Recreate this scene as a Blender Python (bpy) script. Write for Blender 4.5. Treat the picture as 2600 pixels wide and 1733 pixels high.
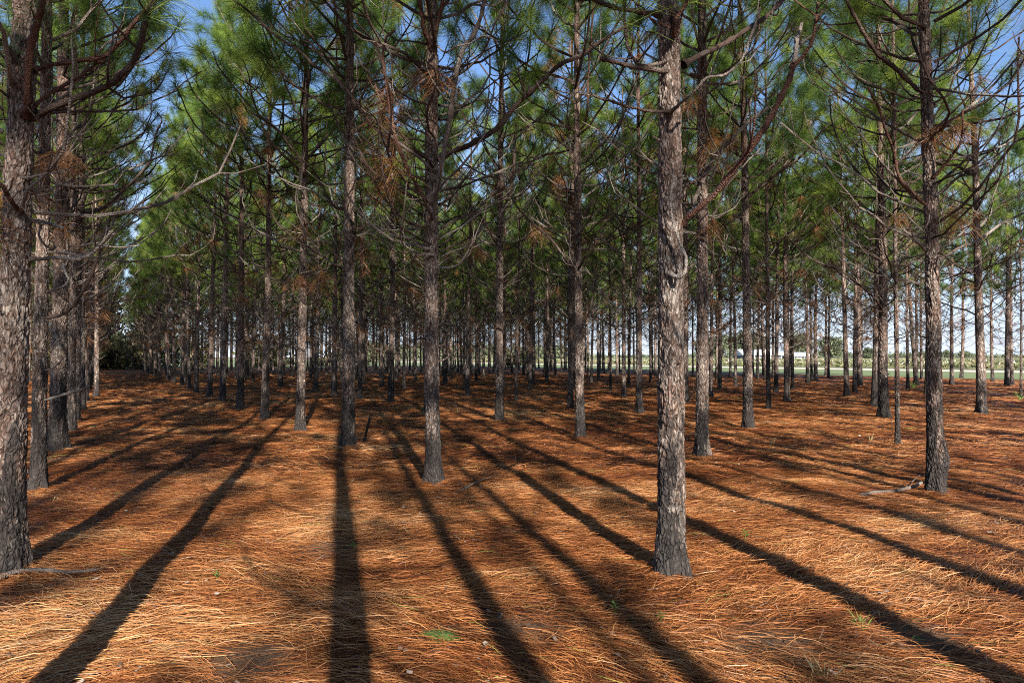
import bpy, math, random
import numpy as np
from mathutils import Vector, Matrix, Quaternion

SC = bpy.context.scene
for o in list(bpy.data.objects):
    bpy.data.objects.remove(o)
COL = SC.collection
PI = math.pi

# ------------------------------------------------------------------ camera, sky, sun, exposure
F = 1733.0                       # focal length in pixels of the 2600 x 1733 photograph
PITCH = math.atan(39.5 / F)
CAM = Vector((0, 0, 1.6))
cam = bpy.data.objects.new('camera', bpy.data.cameras.new('camera'))
COL.objects.link(cam)
cam.location = CAM
cam.rotation_euler = (PI / 2 + PITCH, 0, 0)
cam.data.sensor_width = 36.0
cam.data.lens = 24.0
cam.data.clip_start = 0.05
cam.data.clip_end = 6000
SC.camera = cam

SUN_EL = math.radians(26.0)
sd = Vector((-0.253, 1.0)).normalized()           # the way shadows fall on the ground
sun_dir = Vector((-sd.x * math.cos(SUN_EL), -sd.y * math.cos(SUN_EL), math.sin(SUN_EL)))
world = bpy.data.worlds.new('World')
SC.world = world
world.use_nodes = True
nt = world.node_tree
nt.nodes.clear()
wo = nt.nodes.new('ShaderNodeOutputWorld')
bg = nt.nodes.new('ShaderNodeBackground')
sky = nt.nodes.new('ShaderNodeTexSky')
sky.sky_type = 'NISHITA'
sky.sun_disc = False
sky.sun_elevation = SUN_EL
sky.sun_rotation = math.atan2(sun_dir.x, sun_dir.y)
sky.air_density = 1.0
sky.dust_density = 0.15
sky.ozone_density = 3.0
bg.inputs['Strength'].default_value = 0.060
# the blue sky, milkier and faintly lavender low down
wtc = nt.nodes.new('ShaderNodeTexCoord'); wsep = nt.nodes.new('ShaderNodeSeparateXYZ')
nt.links.new(wtc.outputs['Generated'], wsep.inputs[0])
wr = nt.nodes.new('ShaderNodeValToRGB')
wr.color_ramp.elements[0].position = 0.0; wr.color_ramp.elements[0].color = (0.85, 0.85, 0.85, 1)
wr.color_ramp.elements[1].position = 0.34; wr.color_ramp.elements[1].color = (0, 0, 0, 1)
nt.links.new(wsep.outputs[2], wr.inputs[0])
wm = nt.nodes.new('ShaderNodeMix'); wm.data_type = 'RGBA'
nt.links.new(wr.outputs[0], wm.inputs[0])
wt = nt.nodes.new('ShaderNodeMix'); wt.data_type = 'RGBA'; wt.blend_type = 'MULTIPLY'; wt.inputs[0].default_value = 1.0
nt.links.new(sky.outputs[0], wt.inputs[6]); wt.inputs[7].default_value = (1.08, 1.15, 1.32, 1)
nt.links.new(wt.outputs[2], wm.inputs[6]); wm.inputs[7].default_value = (5.2, 6.0, 7.6, 1)
nt.links.new(wm.outputs[2], bg.inputs['Color'])
nt.links.new(bg.outputs[0], wo.inputs['Surface'])
sun = bpy.data.objects.new('sun', bpy.data.lights.new('sun', 'SUN'))
COL.objects.link(sun)
sun.data.energy = 5.0
sun.data.angle = math.radians(0.5)
sun.data.color = (1.0, 0.93, 0.83)
sun.rotation_euler = (-sun_dir).to_track_quat('-Z', 'Y').to_euler()
sun.location = (0, 0, 40)
SC.view_settings.view_transform = 'Standard'
SC.view_settings.look = 'None'
SC.view_settings.gamma = 1.0
SC.view_settings.exposure = 1.45
SC.cycles.pixel_filter_type = 'BLACKMAN_HARRIS'
SC.cycles.filter_width = 1.05
SC.cycles.max_bounces = 5
SC.cycles.diffuse_bounces = 3
SC.cycles.glossy_bounces = 2
SC.cycles.transmission_bounces = 2
SC.cycles.use_denoising = False

# ------------------------------------------------------------------ helpers
cp, sp_ = math.cos(PITCH), math.sin(PITCH)


def ray(px, py):
    a = (px - 1300) / F
    b = (866.5 - py) / F
    return np.array([a, cp - b * sp_, sp_ + b * cp])


def at(px, py, y):
    """the point seen at pixel (px, py) at distance y in front of the camera"""
    r = ray(px, py)
    return np.array([0, 0, 1.6]) + r * (y / r[1])


def on_ground(px, py):
    r = ray(px, py)
    return np.array([0, 0, 1.6]) + r * (-1.6 / r[2])


def hash2(ix, iy, s=0):
    n = (ix.astype(np.int64) * 374761393 + iy.astype(np.int64) * 668265263 + s * 1442695041) & 0x7fffffff
    n = ((n ^ (n >> 13)) * 1274126177) & 0x7fffffff
    n = (n ^ (n >> 16)) & 0xffffff
    return n / float(0xffffff)


def vn(x, y, s=0):
    """smooth value noise, -1..1"""
    x = np.asarray(x, float); y = np.asarray(y, float)
    ix = np.floor(x); iy = np.floor(y)
    fx = x - ix; fy = y - iy
    fx = fx * fx * (3 - 2 * fx); fy = fy * fy * (3 - 2 * fy)
    a = hash2(ix, iy, s); b = hash2(ix + 1, iy, s); c = hash2(ix, iy + 1, s); d = hash2(ix + 1, iy + 1, s)
    return ((a * (1 - fx) + b * fx) * (1 - fy) + (c * (1 - fx) + d * fx) * fy) * 2 - 1


DV = np.array([-0.585, 1.0]); DV /= np.linalg.norm(DV)       # along the rows
NV = np.array([DV[1], -DV[0]])                                 # across the rows
EDGE_V = 53.0


def row_uv(x, y):
    return x * DV[0] + y * DV[1], x * NV[0] + y * NV[1]


def gh(x, y):
    """height of the forest floor"""
    x = np.asarray(x, float); y = np.asarray(y, float)
    r = np.hypot(x, y)
    v = x * NV[0] + y * NV[1]
    fade = np.clip((EDGE_V + 1 - v) / 4, 0, 1) * np.clip((140 - r) / 60, 0, 1)
    h = 0.045 * vn(x / 3.1, y / 3.1, 3) + 0.028 * vn(x / 0.9, y / 0.7, 5) + 0.010 * vn(x / 0.28, y / 0.22, 7)
    for bx, by, br in FEET:
        h = h + 0.055 * np.exp(-((x - bx) ** 2 + (y - by) ** 2) / (br * 2.1) ** 2)
    return h * fade


FEET = []


def mesh_np(name, verts, faces_list, mats, mat_idx=None, attrs=None, smooth=False):
    """mesh from numpy arrays; faces_list = list of (n,k) index arrays"""
    me = bpy.data.meshes.new(name)
    verts = np.asarray(verts, np.float32)
    me.vertices.add(len(verts))
    me.vertices.foreach_set('co', verts.ravel())
    tot = sum(len(f) for f in faces_list)
    loops = np.concatenate([np.asarray(f, np.int32).ravel() for f in faces_list if len(f)])
    sizes = np.concatenate([np.full(len(f), f.shape[1], np.int32) for f in faces_list if len(f)])
    me.loops.add(len(loops))
    me.loops.foreach_set('vertex_index', loops)
    me.polygons.add(tot)
    starts = np.concatenate([[0], np.cumsum(sizes)[:-1]]).astype(np.int32)
    me.polygons.foreach_set('loop_start', starts)
    me.polygons.foreach_set('loop_total', sizes)
    if mat_idx is not None:
        me.polygons.foreach_set('material_index', np.asarray(mat_idx, np.int32))
    me.polygons.foreach_set('use_smooth', np.full(tot, smooth, bool))
    me.update(calc_edges=True)
    for a, arr in (attrs or {}).items():
        at_ = me.attributes.new(a, 'FLOAT', 'POINT')
        at_.data.foreach_set('value', np.asarray(arr, np.float32))
    for m in (mats if isinstance(mats, (list, tuple)) else [mats]):
        me.materials.append(m)
    return me


def link(name, data, parent=None, loc=None, **props):
    o = bpy.data.objects.new(name, data)
    COL.objects.link(o)
    if parent is not None:
        o.parent = parent
    if loc is not None:
        o.location = loc
    for k, v in props.items():
        o[k] = v
    return o


class Geo:
    """collects numpy geometry for one mesh"""
    def __init__(s):
        s.v = []; s.q = []; s.t = []; s.n = 0; s.qa = []; s.ta = []; s.at = []

    def add(s, v, q=None, t=None, mat=0, a=None):
        v = np.asarray(v, np.float32)
        s.v.append(v)
        s.at.append(np.full(len(v), 0.5, np.float32) if a is None else np.asarray(a, np.float32))
        if q is not None and len(q):
            s.q.append(np.asarray(q) + s.n); s.qa.append(np.full(len(q), mat))
        if t is not None and len(t):
            s.t.append(np.asarray(t) + s.n); s.ta.append(np.full(len(t), mat))
        s.n += len(v)

    def mesh(s, name, mats, smooth=False):
        q = np.concatenate(s.q) if s.q else np.zeros((0, 4), int)
        t = np.concatenate(s.t) if s.t else np.zeros((0, 3), int)
        mi = np.concatenate(s.qa + s.ta)
        return mesh_np(name, np.concatenate(s.v), [q, t], mats, mi, {'tint': np.concatenate(s.at)}, smooth)


def catmull(pts, n):
    pts = np.asarray(pts, float)
    if len(pts) < 3:
        t = np.linspace(0, 1, n)[:, None]
        return pts[0] * (1 - t) + pts[-1] * t
    P = np.vstack([2 * pts[0] - pts[1], pts, 2 * pts[-1] - pts[-2]])
    out = []
    m = len(pts) - 1
    for u in np.linspace(0, m - 1e-6, n):
        i = int(u); t = u - i
        a, b, c, d = P[i], P[i + 1], P[i + 2], P[i + 3]
        out.append(0.5 * ((2 * b) + (-a + c) * t + (2 * a - 5 * b + 4 * c - d) * t * t + (-a + 3 * b - 3 * c + d) * t ** 3))
    return np.array(out)


def tube(pts, rad, sides=6, rng=None, rough=0.0, cap=True):
    """verts, quads, tris of a tube along pts with radii rad"""
    pts = np.asarray(pts, float); n = len(pts)
    tan = np.gradient(pts, axis=0)
    tan /= np.linalg.norm(tan, axis=1)[:, None] + 1e-9
    ref = np.array([0, 0, 1.0]) if abs(tan[0][2]) < 0.8 else np.array([1.0, 0, 0])
    A = np.cross(tan, ref); A /= np.linalg.norm(A, axis=1)[:, None] + 1e-9
    B = np.cross(tan, A)
    th = np.arange(sides) * 2 * PI / sides
    rr = np.asarray(rad)[:, None] * np.ones(sides)[None]
    if rough and rng is not None:
        rr = rr * (1 + rough * rng.standard_normal(rr.shape))
    V = pts[:, None, :] + rr[..., None] * (np.cos(th)[None, :, None] * A[:, None, :] + np.sin(th)[None, :, None] * B[:, None, :])
    V = V.reshape(-1, 3)
    i = np.arange(n - 1)[:, None] * sides; j = np.arange(sides)[None]; k = (j + 1) % sides
    Q = np.stack([i + j, i + k, i + sides + k, i + sides + j], -1).reshape(-1, 4)
    T = np.zeros((0, 3), int)
    if cap:
        V = np.vstack([V, pts[-1] + tan[-1] * rad[-1] * 0.4])
        j = np.arange(sides)
        T = np.stack([(n - 1) * sides + j, (n - 1) * sides + (j + 1) % sides, np.full(sides, n * sides)], -1)
    return V, Q, T


# ------------------------------------------------------------------ materials
def new_mat(name):
    m = bpy.data.materials.new(name)
    m.use_nodes = True
    n = m.node_tree.nodes
    b = n['Principled BSDF']
    b.inputs['Roughness'].default_value = 0.85
    b.inputs['Specular IOR Level'].default_value = 0.25
    return m, n, m.node_tree.links, b


def ramp(n, stops):
    r = n.new('ShaderNodeValToRGB')
    e = r.color_ramp.elements
    while len(e) < len(stops):
        e.new(0.5)
    for i, (p, c) in enumerate(stops):
        e[i].position = p
        e[i].color = (*c, 1) if len(c) == 3 else c
    return r


def mth(n, l, op, a, b=None, clamp=False):
    m = n.new('ShaderNodeMath'); m.operation = op; m.use_clamp = clamp
    for i, x in enumerate((a, b)):
        if x is None:
            continue
        if isinstance(x, (int, float)):
            m.inputs[i].default_value = x
        else:
            l.new(x, m.inputs[i])
    return m.outputs[0]


def mixc(n, l, fac, a, b, mode='MIX'):
    m = n.new('ShaderNodeMix'); m.data_type = 'RGBA'; m.blend_type = mode
    for s, x in ((0, fac), (6, a), (7, b)):
        if isinstance(x, (int, float)):
            m.inputs[s].default_value = x
        elif isinstance(x, tuple):
            m.inputs[s].default_value = (*x, 1)
        else:
            l.new(x, m.inputs[s])
    return m.outputs[2]


def noise(n, l, vec, scale, detail=3, rough=0.6):
    t = n.new('ShaderNodeTexNoise')
    t.inputs['Scale'].default_value = scale; t.inputs['Detail'].default_value = detail
    t.inputs['Roughness'].default_value = rough
    if vec is not None:
        l.new(vec, t.inputs['Vector'])
    return t.outputs[0]


def mapping(n, l, src, scale, loc=None):
    m = n.new('ShaderNodeMapping'); m.inputs['Scale'].default_value = scale
    l.new(src, m.inputs['Vector'])
    if loc is not None:
        l.new(loc, m.inputs['Location'])
    return m.outputs[0]


def bark_material(name, near):
    m, n, l, b = new_mat(name)
    tc = n.new('ShaderNodeTexCoord'); oi = n.new('ShaderNodeObjectInfo')
    off = n.new('ShaderNodeCombineXYZ')
    l.new(mth(n, l, 'MULTIPLY', oi.outputs['Random'], 37.0), off.inputs[0])
    l.new(mth(n, l, 'MULTIPLY', oi.outputs['Random'], 23.0), off.inputs[2])
    obj = tc.outputs['Object']
    vec = mapping(n, l, obj, (1, 1, 0.45), off.outputs[0])
    # flaky plates: voronoi stretched upwards, warped by noise
    warp = n.new('ShaderNodeTexNoise'); warp.inputs['Scale'].default_value = 9.0; l.new(vec, warp.inputs['Vector'])
    wv = n.new('ShaderNodeVectorMath'); wv.operation = 'MULTIPLY_ADD'
    l.new(warp.outputs['Color'], wv.inputs[0]); wv.inputs[1].default_value = (0.10, 0.10, 0.10); l.new(vec, wv.inputs[2])
    vo = n.new('ShaderNodeTexVoronoi'); vo.feature = 'DISTANCE_TO_EDGE'; vo.inputs['Scale'].default_value = 21.0
    l.new(wv.outputs[0], vo.inputs['Vector'])
    vc = n.new('ShaderNodeTexVoronoi'); vc.inputs['Scale'].default_value = 21.0
    l.new(wv.outputs[0], vc.inputs['Vector'])
    fine = noise(n, l, vec, 90, 4, 0.7)
    big = noise(n, l, vec, 5.0, 3, 0.55)
    sep = n.new('ShaderNodeSeparateXYZ'); l.new(obj, sep.inputs[0]); z = sep.outputs[2]
    # grey lichen flakes over red brown bark; redder up the stem
    red = mth(n, l, 'ADD', mth(n, l, 'MULTIPLY', z, 0.05), mth(n, l, 'MULTIPLY', big, 1.5))
    red = mth(n, l, 'ADD', red, -0.60)
    redc = n.new('ShaderNodeClamp'); l.new(red, redc.inputs[0])
    if near:
        vo.inputs['Scale'].default_value = 30.0; vc.inputs['Scale'].default_value = 38.0
    vsep = n.new('ShaderNodeSeparateColor'); l.new(vc.outputs['Color'], vsep.inputs[0])
    pick = ramp(n, [(0.25, (0, 0, 0)), (0.75, (1, 1, 1))]); l.new(vsep.outputs[0], pick.inputs[0])
    flake = mixc(n, l, pick.outputs[0], (0.36, 0.305, 0.26), (0.14, 0.098, 0.075))
    rust = mixc(n, l, fine, (0.27, 0.125, 0.078), (0.13, 0.058, 0.038))
    c = mixc(n, l, mth(n, l, 'MULTIPLY', redc.outputs[0], 0.9), flake, rust)
    spots = ramp(n, [(0.55, (0, 0, 0)), (0.66, (1, 1, 1))]); l.new(fine, spots.inputs[0])
    c = mixc(n, l, mth(n, l, 'MULTIPLY', spots.outputs[0], 0.55), c, (0.42, 0.39, 0.35))
    crack = ramp(n, [(0.0, (1, 1, 1)), (0.10, (0.35, 0.35, 0.35)), (0.2, (0, 0, 0))]); l.new(vo.outputs['Distance'], crack.inputs[0])
    if near:
        ca = n.new('ShaderNodeAttribute'); ca.attribute_name = 'tint'
        cr = mth(n, l, 'MAXIMUM', ca.outputs['Fac'], mth(n, l, 'MULTIPLY', crack.outputs[0], 0.6))
    else:
        cr = mth(n, l, 'MULTIPLY', crack.outputs[0], 0.75)
    c = mixc(n, l, cr, c, (0.020, 0.013, 0.010))
    # char left on the lower stem by ground fires
    sn = noise(n, l, mapping(n, l, obj, (1, 1, 0.22), off.outputs[0]), 8.0, 4, 0.65)
    ch = mth(n, l, 'ADD', mth(n, l, 'MULTIPLY', z, -0.42), mth(n, l, 'MULTIPLY', sn, 2.3))
    ch = mth(n, l, 'ADD', ch, mth(n, l, 'MULTIPLY', oi.outputs['Random'], 0.35))
    chr_ = ramp(n, [(0.88, (0, 0, 0)), (1.12, (1, 1, 1))]); l.new(mth(n, l, 'MULTIPLY', ch, 1.0), chr_.inputs[0])
    chr_.color_ramp.elements[0].position = 0.84; chr_.color_ramp.elements[1].position = 1.0
    c = mixc(n, l, mth(n, l, 'MULTIPLY', chr_.outputs[0], 0.85), c, (0.020, 0.018, 0.018))
    l.new(c, b.inputs['Base Color'])
    bu = n.new('ShaderNodeBump'); bu.inputs['Strength'].default_value = 1.0; bu.inputs['Distance'].default_value = 0.022
    dd = mth(n, l, 'MINIMUM', vo.outputs['Distance'], 0.22)
    l.new(mth(n, l, 'ADD', mth(n, l, 'MULTIPLY', dd, 3.0), mth(n, l, 'MULTIPLY', fine, 0.6)), bu.inputs['Height'])
    l.new(bu.outputs[0], b.inputs['Normal'])
    b.inputs['Roughness'].default_value = 0.9
    return m


def twig_material(name, dark, pale, mid):
    m, n, l, b = new_mat(name)
    tc = n.new('ShaderNodeTexCoord')
    a = noise(n, l, tc.outputs['Object'], 2.2, 2, 0.5)
    s = noise(n, l, tc.outputs['Object'], 60, 3, 0.7)
    r = ramp(n, [(0.38, dark), (0.56, mid), (0.70, pale)]); l.new(a, r.inputs[0])
    c = mixc(n, l, s, r.outputs[0], (0.05, 0.035, 0.028), 'MIX')
    c2 = mixc(n, l, 0.55, r.outputs[0], c)
    l.new(c2, b.inputs['Base Color'])
    bu = n.new('ShaderNodeBump'); bu.inputs['Strength'].default_value = 1.0; bu.inputs['Distance'].default_value = 0.014
    vo = n.new('ShaderNodeTexVoronoi'); vo.inputs['Scale'].default_value = 95.0; l.new(tc.outputs['Object'], vo.inputs['Vector'])
    l.new(vo.outputs['Distance'], bu.inputs['Height']); l.new(bu.outputs[0], b.inputs['Normal'])
    return m


def needle_material(name, stops, trans=0.35, rough=0.45):
    m, n, l, b = new_mat(name)
    at_ = n.new('ShaderNodeAttribute'); at_.attribute_name = 'tint'
    r = ramp(n, stops); l.new(at_.outputs['Fac'], r.inputs[0])
    l.new(r.outputs[0], b.inputs['Base Color'])
    b.inputs['Roughness'].default_value = rough
    b.inputs['Specular IOR Level'].default_value = 0.35
    if trans > 0:
        tr = n.new('ShaderNodeBsdfTranslucent'); l.new(r.outputs[0], tr.inputs['Color'])
        mx = n.new('ShaderNodeMixShader'); mx.inputs[0].default_value = trans
        l.new(b.outputs[0], mx.inputs[1]); l.new(tr.outputs[0], mx.inputs[2])
        l.new(mx.outputs[0], n['Material Output'].inputs['Surface'])
    return m


M_BARK = bark_material('bark_near', True)
M_BARKF = bark_material('bark_far', False)
M_TWIG = twig_material('branch_bark', (0.050, 0.030, 0.022), (0.24, 0.195, 0.16), (0.085, 0.052, 0.038))
M_TWIGR = twig_material('reddish_branch_bark', (0.085, 0.034, 0.021), (0.20, 0.115, 0.08), (0.125, 0.052, 0.032))
M_TWIGP = twig_material('pale_branch_bark', (0.13, 0.10, 0.082), (0.46, 0.41, 0.36), (0.27, 0.225, 0.19))
M_NEED = needle_material('green_needles', [(0.0, (0.045, 0.105, 0.036)), (0.5, (0.165, 0.265, 0.046)), (1.0, (0.38, 0.46, 0.075))], 0.50)
M_BROWN = needle_material('dead_needles', [(0.0, (0.08, 0.034, 0.016)), (0.5, (0.20, 0.085, 0.034)), (1.0, (0.40, 0.19, 0.065))], 0.25)
M_STRAW = needle_material('pine_straw', [(0.0, (0.022, 0.007, 0.003)), (0.25, (0.10, 0.028, 0.009)), (0.52, (0.27, 0.092, 0.027)),
                                         (0.78, (0.45, 0.205, 0.075)), (0.96, (0.56, 0.335, 0.175)), (1.0, (0.28, 0.30, 0.07))], 0.0, 0.40)
M_GREEN = needle_material('seedling_leaf', [(0.0, (0.06, 0.13, 0.025)), (1.0, (0.20, 0.34, 0.07))], 0.3)


def ground_material():
    m, n, l, b = new_mat('forest_floor')
    tc = n.new('ShaderNodeTexCoord'); o = tc.outputs['Object']
    st = noise(n, l, mapping(n, l, o, (3.0, 16.0, 1)), 3.2, 5, 0.75)
    st2 = noise(n, l, mapping(n, l, o, (9.0, 48.0, 1)), 3.0, 3, 0.7)
    big = noise(n, l, o, 0.45, 3, 0.6)
    r = ramp(n, [(0.30, (0.030, 0.011, 0.005)), (0.47, (0.11, 0.038, 0.013)), (0.60, (0.22, 0.085, 0.027)), (0.75, (0.34, 0.17, 0.07))])
    s = mth(n, l, 'ADD', mth(n, l, 'MULTIPLY', st, 0.55), mth(n, l, 'MULTIPLY', st2, 0.45))
    s = mth(n, l, 'ADD', s, mth(n, l, 'MULTIPLY', mth(n, l, 'ADD', big, -0.5), 0.25))
    l.new(s, r.inputs[0])
    c = r.outputs[0]
    # sandy soil showing through in a few places
    at_ = n.new('ShaderNodeAttribute'); at_.attribute_name = 'tint'
    soil = mixc(n, l, noise(n, l, o, 40, 4), (0.26, 0.175, 0.11), (0.10, 0.062, 0.038))
    c = mixc(n, l, at_.outputs['Fac'], c, soil)
    l.new(c, b.inputs['Base Color'])
    bu = n.new('ShaderNodeBump'); bu.inputs['Strength'].default_value = 1.0; bu.inputs['Distance'].default_value = 0.05
    l.new(s, bu.inputs['Height']); l.new(bu.outputs[0], b.inputs['Normal'])
    return m


def two_tone(name, a, b_, scale, vecscale=(1, 1, 1), bump=0.0, detail=4, lo=0.4, hi=0.6):
    m, n, l, b = new_mat(name)
    tc = n.new('ShaderNodeTexCoord')
    s = noise(n, l, mapping(n, l, tc.outputs['Object'], vecscale), scale, detail, 0.7)
    r = ramp(n, [(lo, a), (hi, b_)]); l.new(s, r.inputs[0]); l.new(r.outputs[0], b.inputs['Base Color'])
    if bump:
        bu = n.new('ShaderNodeBump'); bu.inputs['Distance'].default_value = bump; l.new(s, bu.inputs['Height']); l.new(bu.outputs[0], b.inputs['Normal'])
    return m


for px_, py_, rr_ in ((30, 1470, .14), (1705, 1470, .13), (1100, 1228, .12), (884, 1145, .12), (2377, 1263, .12), (1782, 1163, .11), (97, 1246, .1), (147, 1153, .13), (1474, 1113, .1), (1268, 1075, .1)):
    p_ = on_ground(px_, py_)
    FEET.append((p_[0], p_[1], rr_))

# ------------------------------------------------------------------ ground and the farmland beyond the trees
SAND = [on_ground(838, 1395), on_ground(1120, 1625), on_ground(1950, 1640), on_ground(640, 1700), on_ground(1350, 1590), on_ground(2330, 1610)]
SANDR = [0.33, 0.14, 0.35, 0.25, 0.25, 0.3]


def sand_mask(x, y):
    s = np.zeros_like(x)
    for p, r in zip(SAND, SANDR):
        d = np.hypot((x - p[0]), (y - p[1]) * 0.9) / r + 0.25 * vn(x * 5, y * 5, 11)
        s = np.maximum(s, np.clip(1.5 - d * 1.1, 0, 1))
    return s


g = np.linspace(-1, 1, 421)
gx = np.sinh(g * 9.0) / np.sinh(9.0) * 2600
t = np.linspace(0, 1, 470)
gy = -60 + 60 * np.linspace(0, 1, 60) ** 0.8
gy = np.concatenate([gy[:-1], np.sinh(t * 8.6) / np.sinh(8.6) * 5000 + t * 8])
X, Y = np.meshgrid(gx, gy)
Z = gh(X, Y)
far = np.hypot(X, Y)
V = np.stack([X, Y, Z], -1).reshape(-1, 3)
nx, ny = len(gx), len(gy)
ii = np.arange(ny - 1)[:, None] * nx + np.arange(nx - 1)[None]
Q = np.stack([ii, ii + 1, ii + nx + 1, ii + nx], -1).reshape(-1, 4)
ground = link('ground', mesh_np('ground', V, [Q], [ground_material()], attrs={'tint': sand_mask(X, Y).ravel() * 0.8}, smooth=True), kind='structure')


def strip_sheet(name, v0, v1, z, mat, u0=-400, u1=1400, n=60, u_jit=0.0):
    us = np.linspace(u0, u1, n)
    rng = np.random.default_rng(5)
    a = np.array([DV * u + NV * (v0 + u_jit * rng.uniform(-1, 1)) for u in us]); b_ = np.array([DV * u + NV * v1 for u in us])
    P = np.concatenate([np.c_[a, np.full(n, z)], np.c_[b_, np.full(n, z)]])
    i = np.arange(n - 1)
    return link(name, mesh_np(name, P, [np.stack([i, i + n, i + n + 1, i + 1], -1)], [mat]), kind='structure')


M_GRASS = two_tone('mown_grass', (0.12, 0.155, 0.058), (0.20, 0.23, 0.095), 0.35, (1, 1, 1))
M_ROAD = two_tone('sandy_road', (0.52, 0.44, 0.33), (0.66, 0.57, 0.44), 0.5)
M_COTTON = two_tone('cotton_ground', (0.14, 0.15, 0.075), (0.22, 0.21, 0.11), 0.8)
strip_sheet('grass_verge', EDGE_V + 1.0, 78, 0.02, M_GRASS, u_jit=1.2, n=400)
strip_sheet('dirt_road', 78, 89, 0.03, M_ROAD)
strip_sheet('cotton_field', 89, 1500, 0.04, M_COTTON)
# the farmland past the far end of the rows
UEND = 104.0
P = []
for (u, v) in ((UEND + 3, -700), (UEND + 3, EDGE_V + 0.99), (1400, EDGE_V + 0.99), (1400, -700)):
    q = DV * u + NV * v
    P.append((q[0], q[1], 0.02))
link('pasture', mesh_np('pasture', P, [np.array([[0, 1, 2, 3]])], [M_GRASS]), kind='structure')

# cotton plants: leafy clumps with open bolls
rng = np.random.default_rng(21)
geo = Geo()
N = 26000
v = 90 + 190 * rng.random(N) ** 1.3
v = np.round(v / 1.0) * 1.0 + rng.normal(0, 0.12, N)
u = rng.uniform(-40, 190, N)
pxy = u[:, None] * DV + v[:, None] * NV
ok = (pxy[:, 1] > 20) & (np.abs(pxy[:, 0]) < pxy[:, 1] * 0.85)
pxy = pxy[ok]; N = len(pxy)
for k in range(4):
    c = np.c_[pxy + rng.normal(0, 0.25, (N, 2)), rng.uniform(0.3, 0.85, N)]
    s = rng.uniform(0.16, 0.34, N)
    tri = c[:, None, :] + rng.normal(0, 1, (N, 3, 3)) * s[:, None, None] * np.array([0.9, 0.9, 0.7])
    idx = np.arange(N * 3).reshape(N, 3)
    geo.add(tri.reshape(-1, 3), t=idx, mat=0, a=np.repeat(rng.random(N), 3))
sel = rng.random(N) < 0.6
c = np.c_[pxy[sel] + rng.normal(0, 0.2, (sel.sum(), 2)), rng.uniform(0.55, 1.0, sel.sum())]
n_ = len(c)
tri = c[:, None, :] + rng.normal(0, 0.075, (n_, 3, 3))
geo.add(tri.reshape(-1, 3), t=np.arange(n_ * 3).reshape(n_, 3), mat=1)
M_CPL = needle_material('cotton_leaf', [(0, (0.11, 0.12, 0.05)), (0.6, (0.20, 0.22, 0.09)), (1, (0.27, 0.20, 0.12))], 0.2, 0.7)
M_BOLL, _, _, b_ = new_mat('cotton_boll'); b_.inputs['Base Color'].default_value = (0.8, 0.78, 0.74, 1)
link('cotton_plants', geo.mesh('cotton_plants', [M_CPL, M_BOLL]), kind='stuff', label='low leafy cotton plants dotted with white bolls beyond the sandy road', category='cotton crop')

# ------------------------------------------------------------------ pine generator
def needles(geo, org, dr, ln, w, rng, mat, seg2, droop, tint):
    N = len(org)
    dr = dr / (np.linalg.norm(dr, axis=1)[:, None] + 1e-9)
    side = np.cross(dr, rng.normal(0, 1, (N, 3)))
    side /= np.linalg.norm(side, axis=1)[:, None] + 1e-9
    side *= w / 2
    hz = (1 - np.abs(dr[:, 2]) * 0.6)
    dz = np.zeros((N, 3)); dz[:, 2] = -droop * ln * hz
    tip = org + dr * ln[:, None] + dz
    if seg2:
        mid = org + dr * (ln * 0.52)[:, None] + dz * 0.22
        V = np.stack([org - side * 0.7, org + side * 0.7, mid + side, mid - side, tip], 1).reshape(-1, 3)
        b = np.arange(N)[:, None] * 5
        geo.add(V, q=b + np.array([0, 1, 2, 3]), t=b + np.array([3, 2, 4]), mat=mat, a=np.repeat(tint, 5))
    else:
        V = np.stack([org - side, org + side, tip], 1).reshape(-1, 3)
        b = np.arange(N)[:, None] * 3
        geo.add(V, t=b + np.array([0, 1, 2]), mat=mat, a=np.repeat(tint, 3))


def add_tufts(geo, tips, dirs, per, w, rng, seg2, mat=1, size=1.0, dead=False):
    """bottlebrush tufts of long needles at branch ends"""
    if len(tips) == 0:
        return
    T = np.repeat(np.asarray(tips), per, 0); D = np.repeat(np.asarray(dirs), per, 0)
    D = D / (np.linalg.norm(D, axis=1)[:, None] + 1e-9)
    N = len(T)
    back = rng.random(N) ** 1.3
    org = T - D * (back * 0.24)[:, None]
    R = rng.normal(0, 1, (N, 3))
    R -= (R * D).sum(1)[:, None] * D
    R /= np.linalg.norm(R, axis=1)[:, None] + 1e-9
    ang = np.radians(rng.uniform(8, 92, N) + back * 26)
    dr = D * np.cos(ang)[:, None] + R * np.sin(ang)[:, None]
    per_t = np.repeat(rng.random(len(tips)), per)
    tint = np.clip(0.78 * per_t + 0.22 * rng.random(N), 0, 1)
    ln = rng.uniform(0.28, 0.43, N) * size
    droop = 0.22
    if dead:
        dr = dr * 0.8 + np.array([0, 0, -0.65]) + rng.normal(0, 0.12, (N, 3)); droop = 0.5
    needles(geo, org, dr, ln, w, rng, mat, seg2, droop, tint)


def limb_path(rng, p0, az, L, e0, e1, n=9, wander=0.30):
    el = np.linspace(e0, e1, n - 1) ** 1.0 + rng.normal(0, 0.10, n - 1)
    a = az + np.cumsum(rng.normal(0, wander / 2.2, n - 1))
    st = L / (n - 1)
    d = np.stack([np.cos(el) * np.cos(a), np.cos(el) * np.sin(a), np.sin(el)], 1) * st
    return np.vstack([p0, p0 + np.cumsum(d, 0)])


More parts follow.
